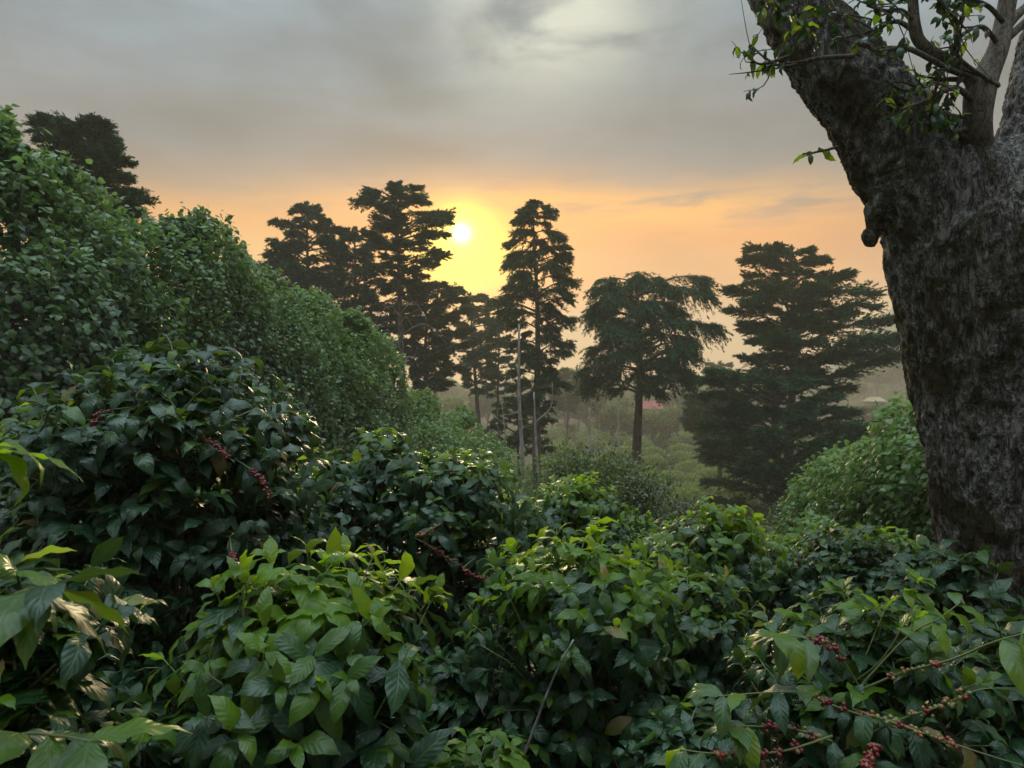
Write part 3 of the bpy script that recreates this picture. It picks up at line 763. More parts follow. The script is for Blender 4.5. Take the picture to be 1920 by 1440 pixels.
tall = [o for o in C.objects if o.name.startswith('coffee_bush') and 'bare stems showing' in o.get('label', '')][0]
for i_, (pts_, rp) in enumerate([([(470, 770, 3.0), (385, 812, 2.92), (405, 835, 2.86), (440, 868, 2.84)], 0.8), ([(200, 800, 3.0), (120, 852, 2.95), (160, 868, 2.9), (215, 872, 2.88)], 0.85),
                                 ([(440, 860, 3.0), (470, 880, 2.92), (495, 905, 2.88), (505, 940, 2.86)], 0.82), ([(300, 760, 3.0), (200, 770, 2.92), (180, 790, 2.88), (170, 812, 2.86)], 0.86), ([(430, 1000, 3.0), (435, 1040, 2.7), (440, 1060, 2.7), (442, 1085, 2.7)], 0.8)]):
    fruit_branch(tall, pts_, 0.0036, [], [(0.35, 0.97)], 140 + i_, rp)
for i_, (lab, pts_, rp) in enumerate([('upright leafy shoot', [(740, 990, 4.0), (800, 1020, 3.55), (830, 1040, 3.5), (870, 1065, 3.5)], 0.7), ('flat yellow-edged', [(860, 960, 4.0), (820, 985, 3.5), (800, 1000, 3.45), (780, 1005, 3.45)], 0.4), ('flat yellow-edged', [(900, 1040, 3.9), (870, 1065, 3.4), (890, 1080, 3.4), (925, 1085, 3.4)], 0.66)]):
    b_ = [o for o in C.objects if o.name.startswith('coffee_bush') and lab in o.get('label', '')][0]
    fruit_branch(b_, pts_, 0.0036, [], [(0.35, 0.97)], 150 + i_, rp)
near = [o for o in C.objects if 'very front' in str(o.get('label', ''))][0]
fruit_branch(near, [(-60, 1200, 1.0), (20, 1120, 0.98), (70, 1105, 0.96), (100, 1100, 0.95)], 0.0035, [.3, .6, .85, 1], [], 51, .5, leafL=0.13, young=0.35)
fruit_branch(near, [(-80, 1440, 1.0), (30, 1380, 0.98), (110, 1380, 0.96), (170, 1390, 0.95)], 0.0035, [.4, .6, .85, 1], [], 52, .5, leafL=0.13, young=0.45)
fruit_branch(near, [(-120, 900, 1.0), (-60, 850, 0.98), (-30, 840, 0.96), (-20, 850, 0.95)], 0.0030, [.5, .85, 1], [], 53, .5, leafL=0.11, young=0.9)

# the bare stick poking up between the bushes
a = Acc(4); b0 = P(930, 1560, 2.6); q = spline([P(930, 1560, 2.6), P(1030, 1290, 2.55), P(1075, 1200, 2.5)], 12)
g0 = np.array([q[0][0], q[0][1], gz(q[0][0], q[0][1])]); q = np.vstack([g0 + [0, 0, -0.03], q]) - g0
tube(a, q, np.linspace(0.0055, 0.003, 13), 7)
o = a.build('bare_stick', M['deadwood']); o.location = tuple(g0)
tag(o, 'bare pale stick slanting up between the middle coffee bush and its shaded neighbour', 'stick')

# ------------------------------------------------------------------ tall leafy hedges
def hedge_clump(label, group, cx, cy, rx, ry, H, n, leaf, seed, tone0=0.25, lump=0.27, T=HEART, zt=None, name='tall_hedge', matl='hedge', drop=0.8):
    rng = np.random.RandomState(seed); z0 = gz(cx, cy)
    root = empty(name, (cx, cy, z0), label, 'hedge', group)
    # sample the shell: walls bulging towards a rounded top
    th = rng.uniform(0, 6.283, n); t = rng.uniform(0, 1, n)
    n = int(n * 1.5); th = rng.uniform(0, 6.283, n); t = rng.uniform(0, 1, n); ry = ry * 1.25
    cap = rng.rand(n) < 0.12
    rad = np.where(cap, np.sqrt(rng.uniform(0, 1, n)), 1.0)
    t = np.where(cap, 1.0, t * 0.97)
    ff = np.clip(1 - np.clip((t - 0.62) / 0.38, 0, 1) ** 2.2 * 0.62, 0, 1)
    rr = rad * np.where(cap, 0.40 + 0.0 * rad, 1.0)
    x = np.cos(th) * rx * np.where(cap, rad * 0.42, ff); y = np.sin(th) * ry * np.where(cap, rad * 0.42, ff)
    z = H * np.where(cap, 1.0 - 0.06 * rad ** 2, t * 0.945)
    nrm = unit(np.stack([np.cos(th) / rx, np.sin(th) / ry, np.where(cap, 3.0 / H + 0.8, 0.15 + 1.8 * np.clip((t - 0.62) / 0.38, 0, 1) ** 1.5)], 1))
    Pn = np.stack([x, y, z], 1)
    f = np.array([mnoise.noise((p[0] * 0.9 + seed, p[1] * 0.9, p[2] * 0.9)) + 0.55 * mnoise.noise((p[0] * 2.4, p[1] * 2.4 + seed, p[2] * 2.0)) + 0.3 * mnoise.noise((p[0] * 6, p[1] * 6, p[2] * 5 + seed)) for p in Pn])
    depth = np.where(rng.rand(n) < 0.3, rng.uniform(0.2, 0.9, n), rng.uniform(0, 1, n) ** 2 * 0.3)
    Pn = Pn + nrm * (f * lump * 2.0 - depth)[:, None]
    keep = Pn[:, 2] > 0.02; Pn, nrm, f, depth = Pn[keep], nrm[keep], f[keep], depth[keep]; m = len(Pn)
    nS = int(16 * (rx + ry) * H); si = rng.randint(0, m, nS); si = si[(depth[si] < 0.2)]
    sp_p = []; sp_n = []
    for i_ in si:      # loose sprigs standing off the wall
        d_ = unit(nrm[i_] + [0, 0, rng.uniform(0.0, 0.9)] + rng.normal(0, 0.25, 3)); ln = rng.uniform(0.10, 0.40)
        for q_ in np.linspace(0.2, 1, 7): sp_p.append(Pn[i_] + d_ * ln * q_ + rng.normal(0, 0.015, 3) - np.array([0, 0, 0.12 * ln * q_ * q_])); sp_n.append(nrm[i_])
    k_ = len(sp_p); Pn = np.vstack([Pn, sp_p]); nrm = np.vstack([nrm, sp_n]); f = np.append(f, np.full(k_, 0.5)); depth = np.append(depth, np.zeros(k_)); m = len(Pn)
    D = unit(nrm * rng.uniform(0.1, 0.9, (m, 1)) + rng.normal(0, 0.55, (m, 3)) + [0, 0, -drop])
    UPV = nrm + [0, 0, 0.6] + rng.normal(0, 0.35, (m, 3))
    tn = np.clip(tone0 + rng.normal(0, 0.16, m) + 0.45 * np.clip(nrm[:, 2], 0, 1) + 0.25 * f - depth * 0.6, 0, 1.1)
    L = leaf * rng.uniform(0.65, 1.2, m)
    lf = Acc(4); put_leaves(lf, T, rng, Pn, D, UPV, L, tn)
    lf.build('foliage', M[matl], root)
    st_ = Acc(4)
    for k in range(5):
        A = rng.uniform(0, 6.283); r_ = rng.uniform(0, 0.5)
        b = np.array([math.cos(A) * r_ * rx, math.sin(A) * r_ * ry, -0.1])
        tp = np.array([b[0] * 1.3, b[1] * 1.3, H * rng.uniform(0.8, 0.93)])
        tube(st_, spline([b, (b + tp) / 2 + rng.normal(0, 0.12, 3), tp], 12), np.linspace(0.06, 0.02, 12), 7)
        for kk in range(7):
            f0 = rng.uniform(0.25, 0.95); p0 = b + (tp - b) * f0; A2 = rng.uniform(0, 6.283)
            e_ = p0 + np.array([math.cos(A2) * rx * 0.35, math.sin(A2) * ry * 0.35, 0.3])
            tube(st_, spline([p0, (p0 + e_) / 2 + [0, 0, 0.1], e_], 6), np.linspace(0.02, 0.005, 6), 5)
    st_.build('stems', M['stem'], root)
    return root

GL = 'tall hedge trees in a row down the slope'
def hz(px, py, d): return EYE + (720 - py) / F * d
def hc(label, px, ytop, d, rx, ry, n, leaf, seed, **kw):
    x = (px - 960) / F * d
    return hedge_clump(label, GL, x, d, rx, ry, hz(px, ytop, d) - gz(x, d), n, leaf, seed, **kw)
hc('tallest and nearest hedge tree, a dense green wall of heart-shaped leaves', 20, 262, 9.3, 1.75, 1.9, 23000, 0.105, 61, tone0=0.22)
hc('hedge tree stepping down from the tallest one, hiding the foot of the lone cypress', 190, 400, 11.4, 1.5, 1.7, 19000, 0.10, 62, tone0=0.22)
hc('second highest rounded hedge tree with a leafy tuft on its top', 345, 392, 13.0, 1.6, 1.8, 20000, 0.10, 63, tone0=0.2)
hc('hedge tree stepping down beside the orange patch of sky', 450, 485, 15.0, 1.5, 1.6, 18000, 0.10, 64, tone0=0.22)
hc('paler rounded hedge tree in front of the cypress group', 560, 545, 17.5, 1.5, 1.6, 19000, 0.10, 65, tone0=0.4)
hc('square-ended hedge tree closing the high part of the row', 668, 585, 19.5, 1.4, 1.5, 22000, 0.10, 66, tone0=0.38)
hc('lower hedge shrub just past the end of the high row', 795, 742, 23.0, 1.5, 1.6, 12000, 0.11, 67, tone0=0.5)
hc('hedge shrub farther down, half the height of the high row', 862, 775, 27.0, 1.4, 1.5, 9000, 0.12, 68, tone0=0.45)
hc('last low hedge shrub near the pale leafless trunk', 925, 820, 29.0, 1.3, 1.5, 4500, 0.12, 69, tone0=0.35)
hc('small rounded shrub below the last hedge shrub', 900, 850, 20.0, 1.2, 1.2, 5000, 0.10, 70, tone0=0.3)
GR = 'leafy hedge on the other side of the slope'
def hr(label, px, ytop, d, rx, ry, n, leaf, seed, **kw):
    x = (px - 960) / F * d
    return hedge_clump(label, GR, x, d, rx, ry, hz(px, ytop, d) - gz(x, d), n, leaf, seed, **kw)
hr('fresh green hedge tree directly behind the big trunk, taller than its neighbour', 1790, 740, 8.6, 0.95, 1.3, 14000, 0.092, 71, tone0=0.66)
hr('fresh green sloping hedge bush between the big trunk and the pale hedge bush', 1690, 850, 10.0, 0.95, 1.3, 14000, 0.09, 72, tone0=0.68)
hr('paler round hedge bush at the far end, below the dark cypress', 1570, 860, 13.0, 0.75, 1.4, 12000, 0.09, 73, tone0=0.62)
hr('low fresh hedge bush in front, touching the silvery coffee bush', 1620, 930, 9.5, 0.8, 1.0, 7000, 0.09, 74, tone0=0.6)

# ------------------------------------------------------------------ cypresses
def cypress(label, px, d, ybase, ytop, prof, seed, boughs=40, dens=1.0, droop=0.35, blade=0.42, tr=0.35, lean=0, bare=None,
            group='dark cypresses down the slope', tone0=0.18, pale=0.0, hang=0.0, plate=0.16, name='cypress_tree', inner=0.2, tiers=0):
    rng = np.random.RandomState(seed)
    x0 = (px - 960) / F * d; zb = gz(x0, d)
    root = empty(name, (x0, d, zb), label, 'tree', group)
    zt = EYE + (720 - ytop) / F * d - zb
    xt = lean / F * d
    ys = np.array([p[0] for p in prof], float); zs = EYE + (720 - ys) / F * d - zb
    cx = lambda z: xt * np.clip(z / zt, 0, 1)
    rl = np.array([(px - p[1]) / F * d for p in prof]); rr = np.array([(p[2] - px) / F * d for p in prof])
    o_ = np.argsort(zs); zs, rl, rr = zs[o_], rl[o_], rr[o_]
    tk = Acc(4); pts = spline([[0, 0, -0.4], [xt * 0.25 + rng.normal(0, .1), rng.normal(0, .1), zt * 0.3], [xt * 0.6 + rng.normal(0, .15), rng.normal(0, .15), zt * 0.65], [xt, 0, zt - 0.2]], 30)
    tube(tk, pts, tr * (1 - 0.93 * np.linspace(0, 1, 30) ** 1.15) + 0.02, 12)
    tk.build('trunk', M['trunk'] if not pale else M['deadwood'], root)
    br = Acc(4); cr = Acc(4)
    zlo, zhi = zs[0], zs[-1]
    O = []; D = []; U = []; L = []; T = []
    golden = 2.39996; A = rng.uniform(0, 6)
    for b in range(boughs):
        f = (b + rng.uniform(0.1, 0.9)) / boughs
        ztip = zlo + (zhi - zlo) * (f ** 0.92)
        if tiers: ztip = zlo + (zhi - zlo) * (round((ztip - zlo) / (zhi - zlo) * tiers + rng.normal(0, 0.12)) / tiers * 0.8 + 0.2 * (ztip - zlo) / (zhi - zlo))
        ztip = min(ztip, zt - 0.45)
        A += golden + rng.normal(0, 0.35)
        c = math.cos(A); L_, R_ = np.interp(ztip, zs, rl), np.interp(ztip, zs, rr)
        s = 0.5 + 0.5 * c
        rad = (L_ * (1 - s) + R_ * s) * (rng.uniform(0.82, 1.04) if rng.rand() < 0.6 else rng.uniform(0.35, 0.8))
        rad = max(rad, 0.35)
        out = np.array([c, math.sin(A), 0])
        zr = ztip - rad * rng.uniform(0.1, 0.45) + hang * rad * 0.5
        zr = min(max(zr, 0.5), zt - 0.15 - 1.2 * hang)
        tz = zr / zt; p0 = np.array([np.interp(tz, np.linspace(0, 1, 30), pts[:, 0]), np.interp(tz, np.linspace(0, 1, 30), pts[:, 1]), zr])
        tip = out * rad + np.array([0, 0, ztip]) + np.array([0 * p0[0], 0, 0])
        mid = p0 * 0.45 + tip * 0.55 + np.array([0, 0, rad * rng.uniform(0.02, 0.12) + hang * 0.12 * rad])
        bp = spline([p0, mid, tip], 12)
        tube(br, bp, np.linspace(0.035 + 0.018 * rad, 0.012, 12), 5)
        # foliage: side sprays along the bough, each a narrow feathery sleeve
        k = int((7 + rad * 11) * dens * rng.uniform(0.8, 1.25)); per = 60
        lat = unit(np.cross(out, [0, 0, 1.0])); up = np.array([0, 0, 1.0])
        tj = inner + (1 - inner) * rng.beta(1.5, 1.0, k); tj[:3] = (1.0, 0.97, 0.9)
        aj = rng.choice([-1, 1], k) * rng.uniform(0.15, 1.25, k); aj[0] = 0.1
        ej = rng.normal(0.08, 0.22, k) - hang * rng.uniform(0.3, 1.5, k)
        lj = (rad * 0.34 * (1.25 - tj) + 0.22 + 0.25 * blade) * rng.uniform(0.6, 1.25, k)
        if hang: lj = lj * (1 + hang * 1.2)
        idx = tj * 11; i0 = np.clip(idx.astype(int), 0, 10); fr = (idx - i0)[:, None]
        oj = bp[i0] * (1 - fr) + bp[i0 + 1] * fr
        dj = unit(out * (np.cos(aj))[:, None] + lat * (np.sin(aj))[:, None] + up * ej[:, None])
        w_ = np.repeat(np.arange(k), per); n = len(w_); v = rng.rand(n) ** 0.8
        cl_ = np.round(v * 4) / 4 * 0.5 + v * 0.5
        p = oj[w_] + dj[w_] * (cl_ * lj[w_])[:, None] - up * (droop * 0.75 * lj[w_] * v ** 2)[:, None]
        wd = 0.03 + 0.11 * blade * (1.2 - v)
        p += rng.normal(0, 1, (n, 3)) * np.stack([wd, wd, wd * plate * 4], 1)
        dd = unit(dj[w_] + rng.normal(0, 0.36, (n, 3)) * [1, 1, 0.7] - up * (droop * v * 0.9 + hang * 1.2 * rng.rand(n) - 0.12)[:, None])
        O.append(p); D.append(dd); U.append(np.tile([0, 0, 1.0], (n, 1)) + rng.normal(0, 0.5, (n, 3)))
        L.append(blade * 0.58 * rng.uniform(0.45, 1.15, n)); T.append(np.clip(tone0 + 0.35 * rng.rand(k)[w_] + 0.25 * v - 0.15, 0, 1))
    # leader
    n = int(220 * dens); t = rng.rand(n); aa = rng.uniform(0, 6.283, n); hh = min(1.4, zt * 0.1)
    p = np.stack([xt + np.cos(aa) * 0.35 * t, np.sin(aa) * 0.35 * t, zt - 0.1 - t * hh], 1)
    O.append(p); D.append(unit(np.stack([np.cos(aa), np.sin(aa), np.full(n, 0.7)], 1))); U.append(rng.normal(0, 1, (n, 3))); L.append(blade * 0.7 * rng.uniform(.5, 1, n)); T.append(np.full(n, tone0 + 0.1))
    O, D, U, L, T = map(np.concatenate, (O, D, U, L, T))
    s_, dv, nn = frames(D, U)
    tv = DIA_V * [0.30, 1, 1]
    inst(cr, tv, DIA_F, DIA_U, O, s_, dv, nn, L, T)
    br.build('branches', M['trunk'], root)
    cr.build('crown', M['cypress'], root, smooth=False)
    if bare:      # leafless curved twigs lower on the trunk
        for k in range(bare[2]):
            bw = Acc(4)
            z = rng.uniform(*sorted([EYE + (720 - bare[0]) / F * d - zb, EYE + (720 - bare[1]) / F * d - zb])); A = rng.uniform(-1.2, 1.2) + (math.pi if rng.rand() < 0.35 else 0)
            l = rng.uniform(1.5, 3.6); o2 = np.array([math.cos(A), math.sin(A), 0]); p0 = np.array([np.interp(z / zt, np.linspace(0, 1, 30), pts[:, 0]), 0, z])
            q = spline([p0, p0 + o2 * l * 0.5 + [0, 0, 0.25 * l], p0 + o2 * l + [0, 0, rng.uniform(-0.5, 0.2) * l]], 12)
            tube(bw, q, np.linspace(0.035, 0.01, 12), 5)
            for kk in range(3):
                i = rng.randint(4, 11); q2 = q[i] + unit(rng.normal(0, 1, 3) + o2) * rng.uniform(0.4, 1.0)
                tube(bw, spline([q[i], (q[i] + q2) / 2 + [0, 0, -.05], q2], 5), np.linspace(0.016, 0.006, 5), 4)
            bw.build('bare_branch', M['deadwood'], root)
    return root

cypress('dark lone cypress rising behind the tallest hedge tree', 165, 27, 800, 214,
        [(216, 90, 140), (232, 62, 195), (262, 85, 205), (290, 78, 214), (315, 90, 240), (345, 90, 243), (372, 90, 258), (420, 90, 250), (480, 100, 240)],
        101, boughs=80, dens=1.3, blade=0.30, tr=0.3, droop=0.1, plate=0.2)
cypress('pointed cypress at the outer end of the group, beside the orange sky', 575, 58, 900, 378,
        [(380, 566, 586), (402, 548, 608), (412, 524, 612), (440, 516, 650), (470, 500, 665), (488, 490, 668), (510, 482, 680), (540, 486, 685), (575, 500, 700), (620, 520, 700), (700, 530, 690)],
        102, boughs=84, dens=1.2, blade=0.5, droop=0.45, tr=0.38)
cypress('broad flat-topped cypress between the pointed one and the tallest one', 665, 62, 900, 424,
        [(426, 640, 700), (445, 612, 705), (480, 640, 735), (520, 640, 765), (560, 640, 790), (600, 650, 790), (650, 690, 770), (700, 700, 760)],
        103, boughs=76, dens=1.2, blade=0.5, droop=0.25, tr=0.4)
cypress('tallest cypress with a flat ragged crown on a bare trunk beside the sun', 765, 54, 960, 345,
        [(347, 725, 750), (353, 702, 790), (378, 668, 812), (392, 690, 842), (410, 676, 840), (430, 700, 846), (455, 705, 838), (468, 730, 820), (487, 720, 836), (520, 715, 790), (555, 725, 800)],
        104, boughs=60, dens=0.95, blade=0.46, droop=0.1, tr=0.36, lean=-22, bare=(585, 700, 9), plate=0.14)
cypress('dense brownish cypress leaning over below the sun', 800, 60, 960, 528,
        [(530, 800, 852), (545, 775, 866), (565, 760, 872), (600, 750, 880), (640, 752, 886), (680, 765, 880), (710, 780, 872), (735, 800, 860)],
        105, boughs=60, dens=1.4, blade=0.5, droop=0.2, tr=0.32)
cypress('thin hazy cypress with a round tip in the gap below the sun', 902, 78, 940, 548,
        [(550, 872, 886), (562, 868, 900), (585, 866, 926), (610, 858, 945), (640, 862, 962), (680, 868, 965), (715, 872, 945), (740, 880, 930)],
        106, boughs=50, dens=1.1, blade=0.6, droop=0.25, tr=0.34, lean=-22)
cypress('hazy slim cypress with a double trunk right behind the leafless pole', 938, 70, 940, 590,
        [(592, 930, 945), (615, 905, 965), (650, 905, 975), (690, 912, 970), (730, 918, 965), (760, 925, 960)],
        107, boughs=30, dens=0.8, blade=0.5, droop=0.25, tr=0.22)
cypress('tall narrow cypress with sagging boughs just across from the sun', 1012, 50, 860, 374,
        [(376, 975, 1025), (386, 972, 1036), (402, 968, 1038), (416, 955, 1022), (432, 955, 1045), (455, 958, 1058), (478, 928, 1064), (495, 922, 1072), (520, 920, 1078), (550, 925, 1075), (585, 932, 1060), (605, 965, 1082), (640, 955, 1082), (670, 960, 1074), (700, 960, 1068), (735, 965, 1062), (768, 985, 1050)],
        108, boughs=72, dens=1.25, blade=0.42, droop=0.45, tr=0.34, lean=-14, plate=0.18, hang=0.18)
cypress('low dark young cypress at the foot of the tall narrow one', 975, 54, 900, 735,
        [(738, 968, 985), (760, 935, 1015), (790, 922, 1035), (820, 918, 1040), (850, 925, 1040)],
        109, boughs=30, dens=0.9, blade=0.42, droop=0.3, tr=0.14)
cypress('umbrella-shaped cypress with hanging curtains of foliage', 1190, 52, 900, 514,
        [(516, 1165, 1300), (524, 1120, 1315), (538, 1092, 1322), (560, 1104, 1338), (585, 1100, 1346), (610, 1105, 1348), (640, 1120, 1340), (665, 1100, 1325), (690, 1080, 1312), (715, 1085, 1290), (735, 1160, 1240)],
        110, inner=0.35, boughs=68, dens=1.1, blade=0.40, droop=0.55, tr=0.46, lean=5, hang=0.34, plate=0.16)
cypress('broadest cypress with flat layered plates of foliage, beside the big trunk', 1482, 50, 985, 459,
        [(461, 1420, 1490), (470, 1398, 1512), (483, 1366, 1534), (500, 1395, 1548), (518, 1410, 1575), (532, 1350, 1600), (548, 1364, 1658), (568, 1366, 1640), (590, 1380, 1640), (604, 1400, 1668), (622, 1372, 1664), (640, 1348, 1680), (655, 1380, 1676), (680, 1400, 1640), (700, 1420, 1620), (730, 1400, 1578)],
        111, tiers=9, boughs=84, dens=1.45, blade=0.44, droop=0.05, tr=0.42, plate=0.07, tone0=0.3)
cypress('wide low cypress with long skirts at the foot of the broadest one', 1455, 45, 985, 684,
        [(686, 1380, 1450), (700, 1330, 1500), (722, 1325, 1560), (745, 1330, 1560), (760, 1340, 1636), (790, 1330, 1620), (800, 1315, 1656), (830, 1305, 1650), (860, 1300, 1560), (890, 1325, 1545), (915, 1340, 1520), (940, 1350, 1500)],
        112, tiers=9, boughs=84, dens=1.0, blade=0.42, droop=0.15, tr=0.36, plate=0.14, tone0=0.22)
cypress('greyer rounded tree showing out behind the wide low cypress', 1350, 70, 985, 735,
        [(737, 1310, 1380), (750, 1288, 1400), (775, 1282, 1410), (800, 1292, 1410), (830, 1305, 1400), (870, 1320, 1390)],
        113, boughs=70, dens=1.3, blade=0.5, droop=0.2, tr=0.3, tone0=0.4)
cypress('small distant round-topped tree faint above the greyer one', 1350, 130, 900, 678,
        [(680, 1335, 1362), (690, 1322, 1378), (710, 1318, 1385), (740, 1320, 1380), (790, 1330, 1370)], 114, boughs=30, dens=0.8, blade=0.9, droop=0.1, tr=0.4, tone0=0.4)
cypress('second distant cypress faint in the haze behind the narrow one', 1062, 120, 900, 690,
        [(692, 1052, 1072), (710, 1040, 1085), (735, 1035, 1092), (770, 1040, 1090)], 115, boughs=26, dens=0.7, blade=0.9, droop=0.2, tr=0.3, tone0=0.35)

# pale leafless trunks
def dead_trunk(label, px, d, ytop, r, seed, branches=3, lean=0, group='pale leafless trunks'):
    rng = np.random.RandomState(seed); x0 = (px - 960) / F * d; zb = gz(x0, d)
    root = empty('dead_tree', (x0, d, zb), label, 'tree', group); h = EYE + (720 - ytop) / F * d - zb
    a = Acc(4); p = spline([[0, 0, -0.3], [lean * 0.3 + rng.normal(0, .08), 0, h * 0.35], [lean * 0.7 + rng.normal(0, .08), 0, h * 0.7], [lean, 0, h]], 20)
    tube(a, p, np.linspace(r, r * 0.35, 20), 9); a.build('trunk', M['deadwood'], root)
    b = Acc(4)
    for k in range(branches):
        i = rng.randint(7, 19); A = rng.choice([0, math.pi]) + rng.normal(0, .5); l = rng.uniform(0.14, 0.26) * h
        if branches < 1: break
        e_ = p[i] + np.array([math.cos(A) * l * 0.5, math.sin(A) * l * 0.5, l])
        q = spline([p[i], (p[i] + e_) / 2 + [math.cos(A) * l * .2, 0, -l * .12], e_], 9); tube(b, q, np.linspace(r * 0.4, r * 0.1, 9), 6)
        for kk in range(3):
            j = rng.randint(3, 8); tube(b, spline([q[j], q[j] + rng.normal(0, .1, 3) * l + [0, 0, .1 * l], q[j] + rng.normal(0, .16, 3) * l + [0, 0, .3 * l]], 5), np.linspace(r * 0.16, r * 0.06, 5), 4)
    if b.n: b.build('branches', M['deadwood'], root)
    return root
dead_trunk('straight pale leafless trunk standing left of the tall narrow cypress', 978, 44, 608, 0.17, 1, 0, lean=-0.15)
dead_trunk('thin leafless stem with bare forks leaning on the straight pale trunk', 972, 42, 735, 0.045, 2, 5, lean=-1.0)
dead_trunk('short leaning leafless trunk touching the narrow cypress', 1010, 47, 735, 0.14, 3, 1, lean=-0.3)
dead_trunk('forked white leafless trunk in the plantation', 1105, 90, 765, 0.24, 4, 5)
dead_trunk('white straight leafless trunk beside the umbrella-shaped cypress', 1160, 95, 735, 0.22, 5, 0)
for i, (px, d, yt) in enumerate([(1150, 140, 752), (1228, 150, 758), (1258, 145, 755), (1264, 150, 757), (1062, 130, 762)]):
    dead_trunk('faint grey trunk standing in the distant haze', px, d, yt, 0.22, 10 + i, 3, group='faint distant trunks')

# ------------------------------------------------------------------ loose shrub tree beyond the coffee
def loose_shrub(label, px, d, ytop, wpx, seed, n=9000, leaf=0.10, name='loose_shrub', tone0=0.3):
    rng = np.random.RandomState(seed); x0 = (px - 960) / F * d; zb = gz(x0, d)
    root = empty(name, (x0, d, zb), label, 'shrub'); H = EYE + (720 - ytop) / F * d - zb; R = wpx / F * d / 2
    st_ = Acc(4); lf = Acc(4); O = []; D = []; T = []
    ends = []
    for k in range(46):
        A = rng.uniform(0, 6.283); q_ = rng.rand() ** 0.6; r_ = R * q_
        tip = np.array([math.cos(A) * r_, math.sin(A) * r_ * 0.8, H * (1 - 0.34 * q_ ** 2.4) * rng.uniform(0.5, 0.8) * (1 if rng.rand() < .35 else 1.25)])
        p = spline([[rng.normal(0, .1), rng.normal(0, .1), -0.1], [tip[0] * 0.3, tip[1] * 0.3, H * 0.4], tip * [0.75, 0.75, 0.86], tip], 18)
        tube(st_, p, np.linspace(0.05, 0.008, 18), 6)
        m = n // 46; i = rng.randint(9, 18, m)
        sp = 0.10 * R + 0.12
        O.append(p[i] + rng.normal(0, sp, (m, 3)) * [1, 1, 0.55]); T.append(np.clip(tone0 + rng.normal(0, .2, m), 0, 1.0)); D.append(unit(rng.normal(0, 0.7, (m, 3)) + [0, 0, -0.5]))
    O, D, T = map(np.concatenate, (O, D, T)); m = len(O)
    T = np.where(rng.rand(m) < 0.04, 1.7, T)
    put_leaves(lf, LO, rng, O, D, np.tile([0, 0, 1.0], (m, 1)) + rng.normal(0, .4, (m, 3)), leaf * rng.uniform(.6, 1.2, m), T)
    st_.build('stems', M['stem'], root); lf.build('foliage', M['shrub'], root)
    return root
loose_shrub('wide loose grey-green shrub in front of the umbrella-shaped cypress', 1120, 21, 812, 275, 81, n=14000, leaf=0.13, tone0=0.62)
loose_shrub('second loose shrub with reddish tips lower beside the wide one', 1195, 17, 880, 130, 82, n=5000, leaf=0.12, tone0=0.35)
loose_shrub('dark loose shrub under the wide cypress trunk', 1270, 24, 940, 140, 83, n=4000, leaf=0.14, tone0=0.2)
loose_shrub('thin pale shrub beside the trunk of the wide low cypress', 1490, 24, 905, 80, 84, n=2500, leaf=0.12, tone0=0.45)

# ------------------------------------------------------------------ the plantation in the valley
def round_bush(name, label, cat, loc, R, H, n, blade, seed, group, tone0=0.4, trunk=None, flat=1.0):
    rng = np.random.RandomState(seed); root = empty(name, loc, label, cat, group)
    k = 9; cs = np.stack([rng.uniform(-.6, .6, k) * R, rng.uniform(-.6, .6, k) * R, (trunk or 0) + (H - (trunk or 0)) * rng.uniform(.35, .62, k)], 1); cs[0, :2] = 0
    cr_ = np.array([rng.uniform(.45, .62) * R for _ in range(k)])
    w = rng.randint(0, k, n); v = unit(rng.normal(0, 1, (n, 3))); v[:, 2] = np.where(v[:, 2] < -0.3, -v[:, 2], v[:, 2])
    hz_ = (H - (trunk or 0)) * 0.42
    Pn = cs[w] + v * np.stack([cr_[w], cr_[w], np.full(n, hz_)], 1) * rng.uniform(0.72, 1.06, (n, 1))
    Pn[:, 2] = np.maximum(Pn[:, 2], 0.02)
    a = Acc(4); s_, d, nn = frames(unit(v + rng.normal(0, .6, (n, 3)) + [0, 0, -0.2]), rng.normal(0, 1, (n, 3)))
    inst(a, DIA_V * [0.55, 1, 1], DIA_F, DIA_U, Pn, s_, d, nn, blade * rng.uniform(.6, 1.2, n), np.clip(tone0 - 0.25 + rng.normal(0, .13, n) + 0.85 * (Pn[:, 2] / H - 0.45) + 0.25 * v[:, 2], 0, 1))  # tone rises with height and upward facing: lit tops, shaded bottoms painted in
    st_ = Acc(4)
    tube(st_, spline([[0, 0, -.2], [rng.normal(0, .1), 0, H * .35], [0, 0, H * .75]], 8), np.linspace(0.05 * R + 0.03, 0.03, 8), 7)
    for j in range(5):
        A = rng.uniform(0, 6.28); tube(st_, [[0, 0, H * .35], [math.cos(A) * R * .3, math.sin(A) * R * .3, H * .5], [math.cos(A) * R * .6, math.sin(A) * R * .6, H * .65]], [0.03 * R + .02, .02 * R + .01, .01], 5)
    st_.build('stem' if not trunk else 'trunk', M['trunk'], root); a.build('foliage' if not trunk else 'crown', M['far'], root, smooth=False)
    return root
GP = 'rows of plantation bushes in the valley'
rb = []
rnd = random.Random(4)
LP_ = 'rounded bush in a hazy plantation row on the valley floor'
count = 0
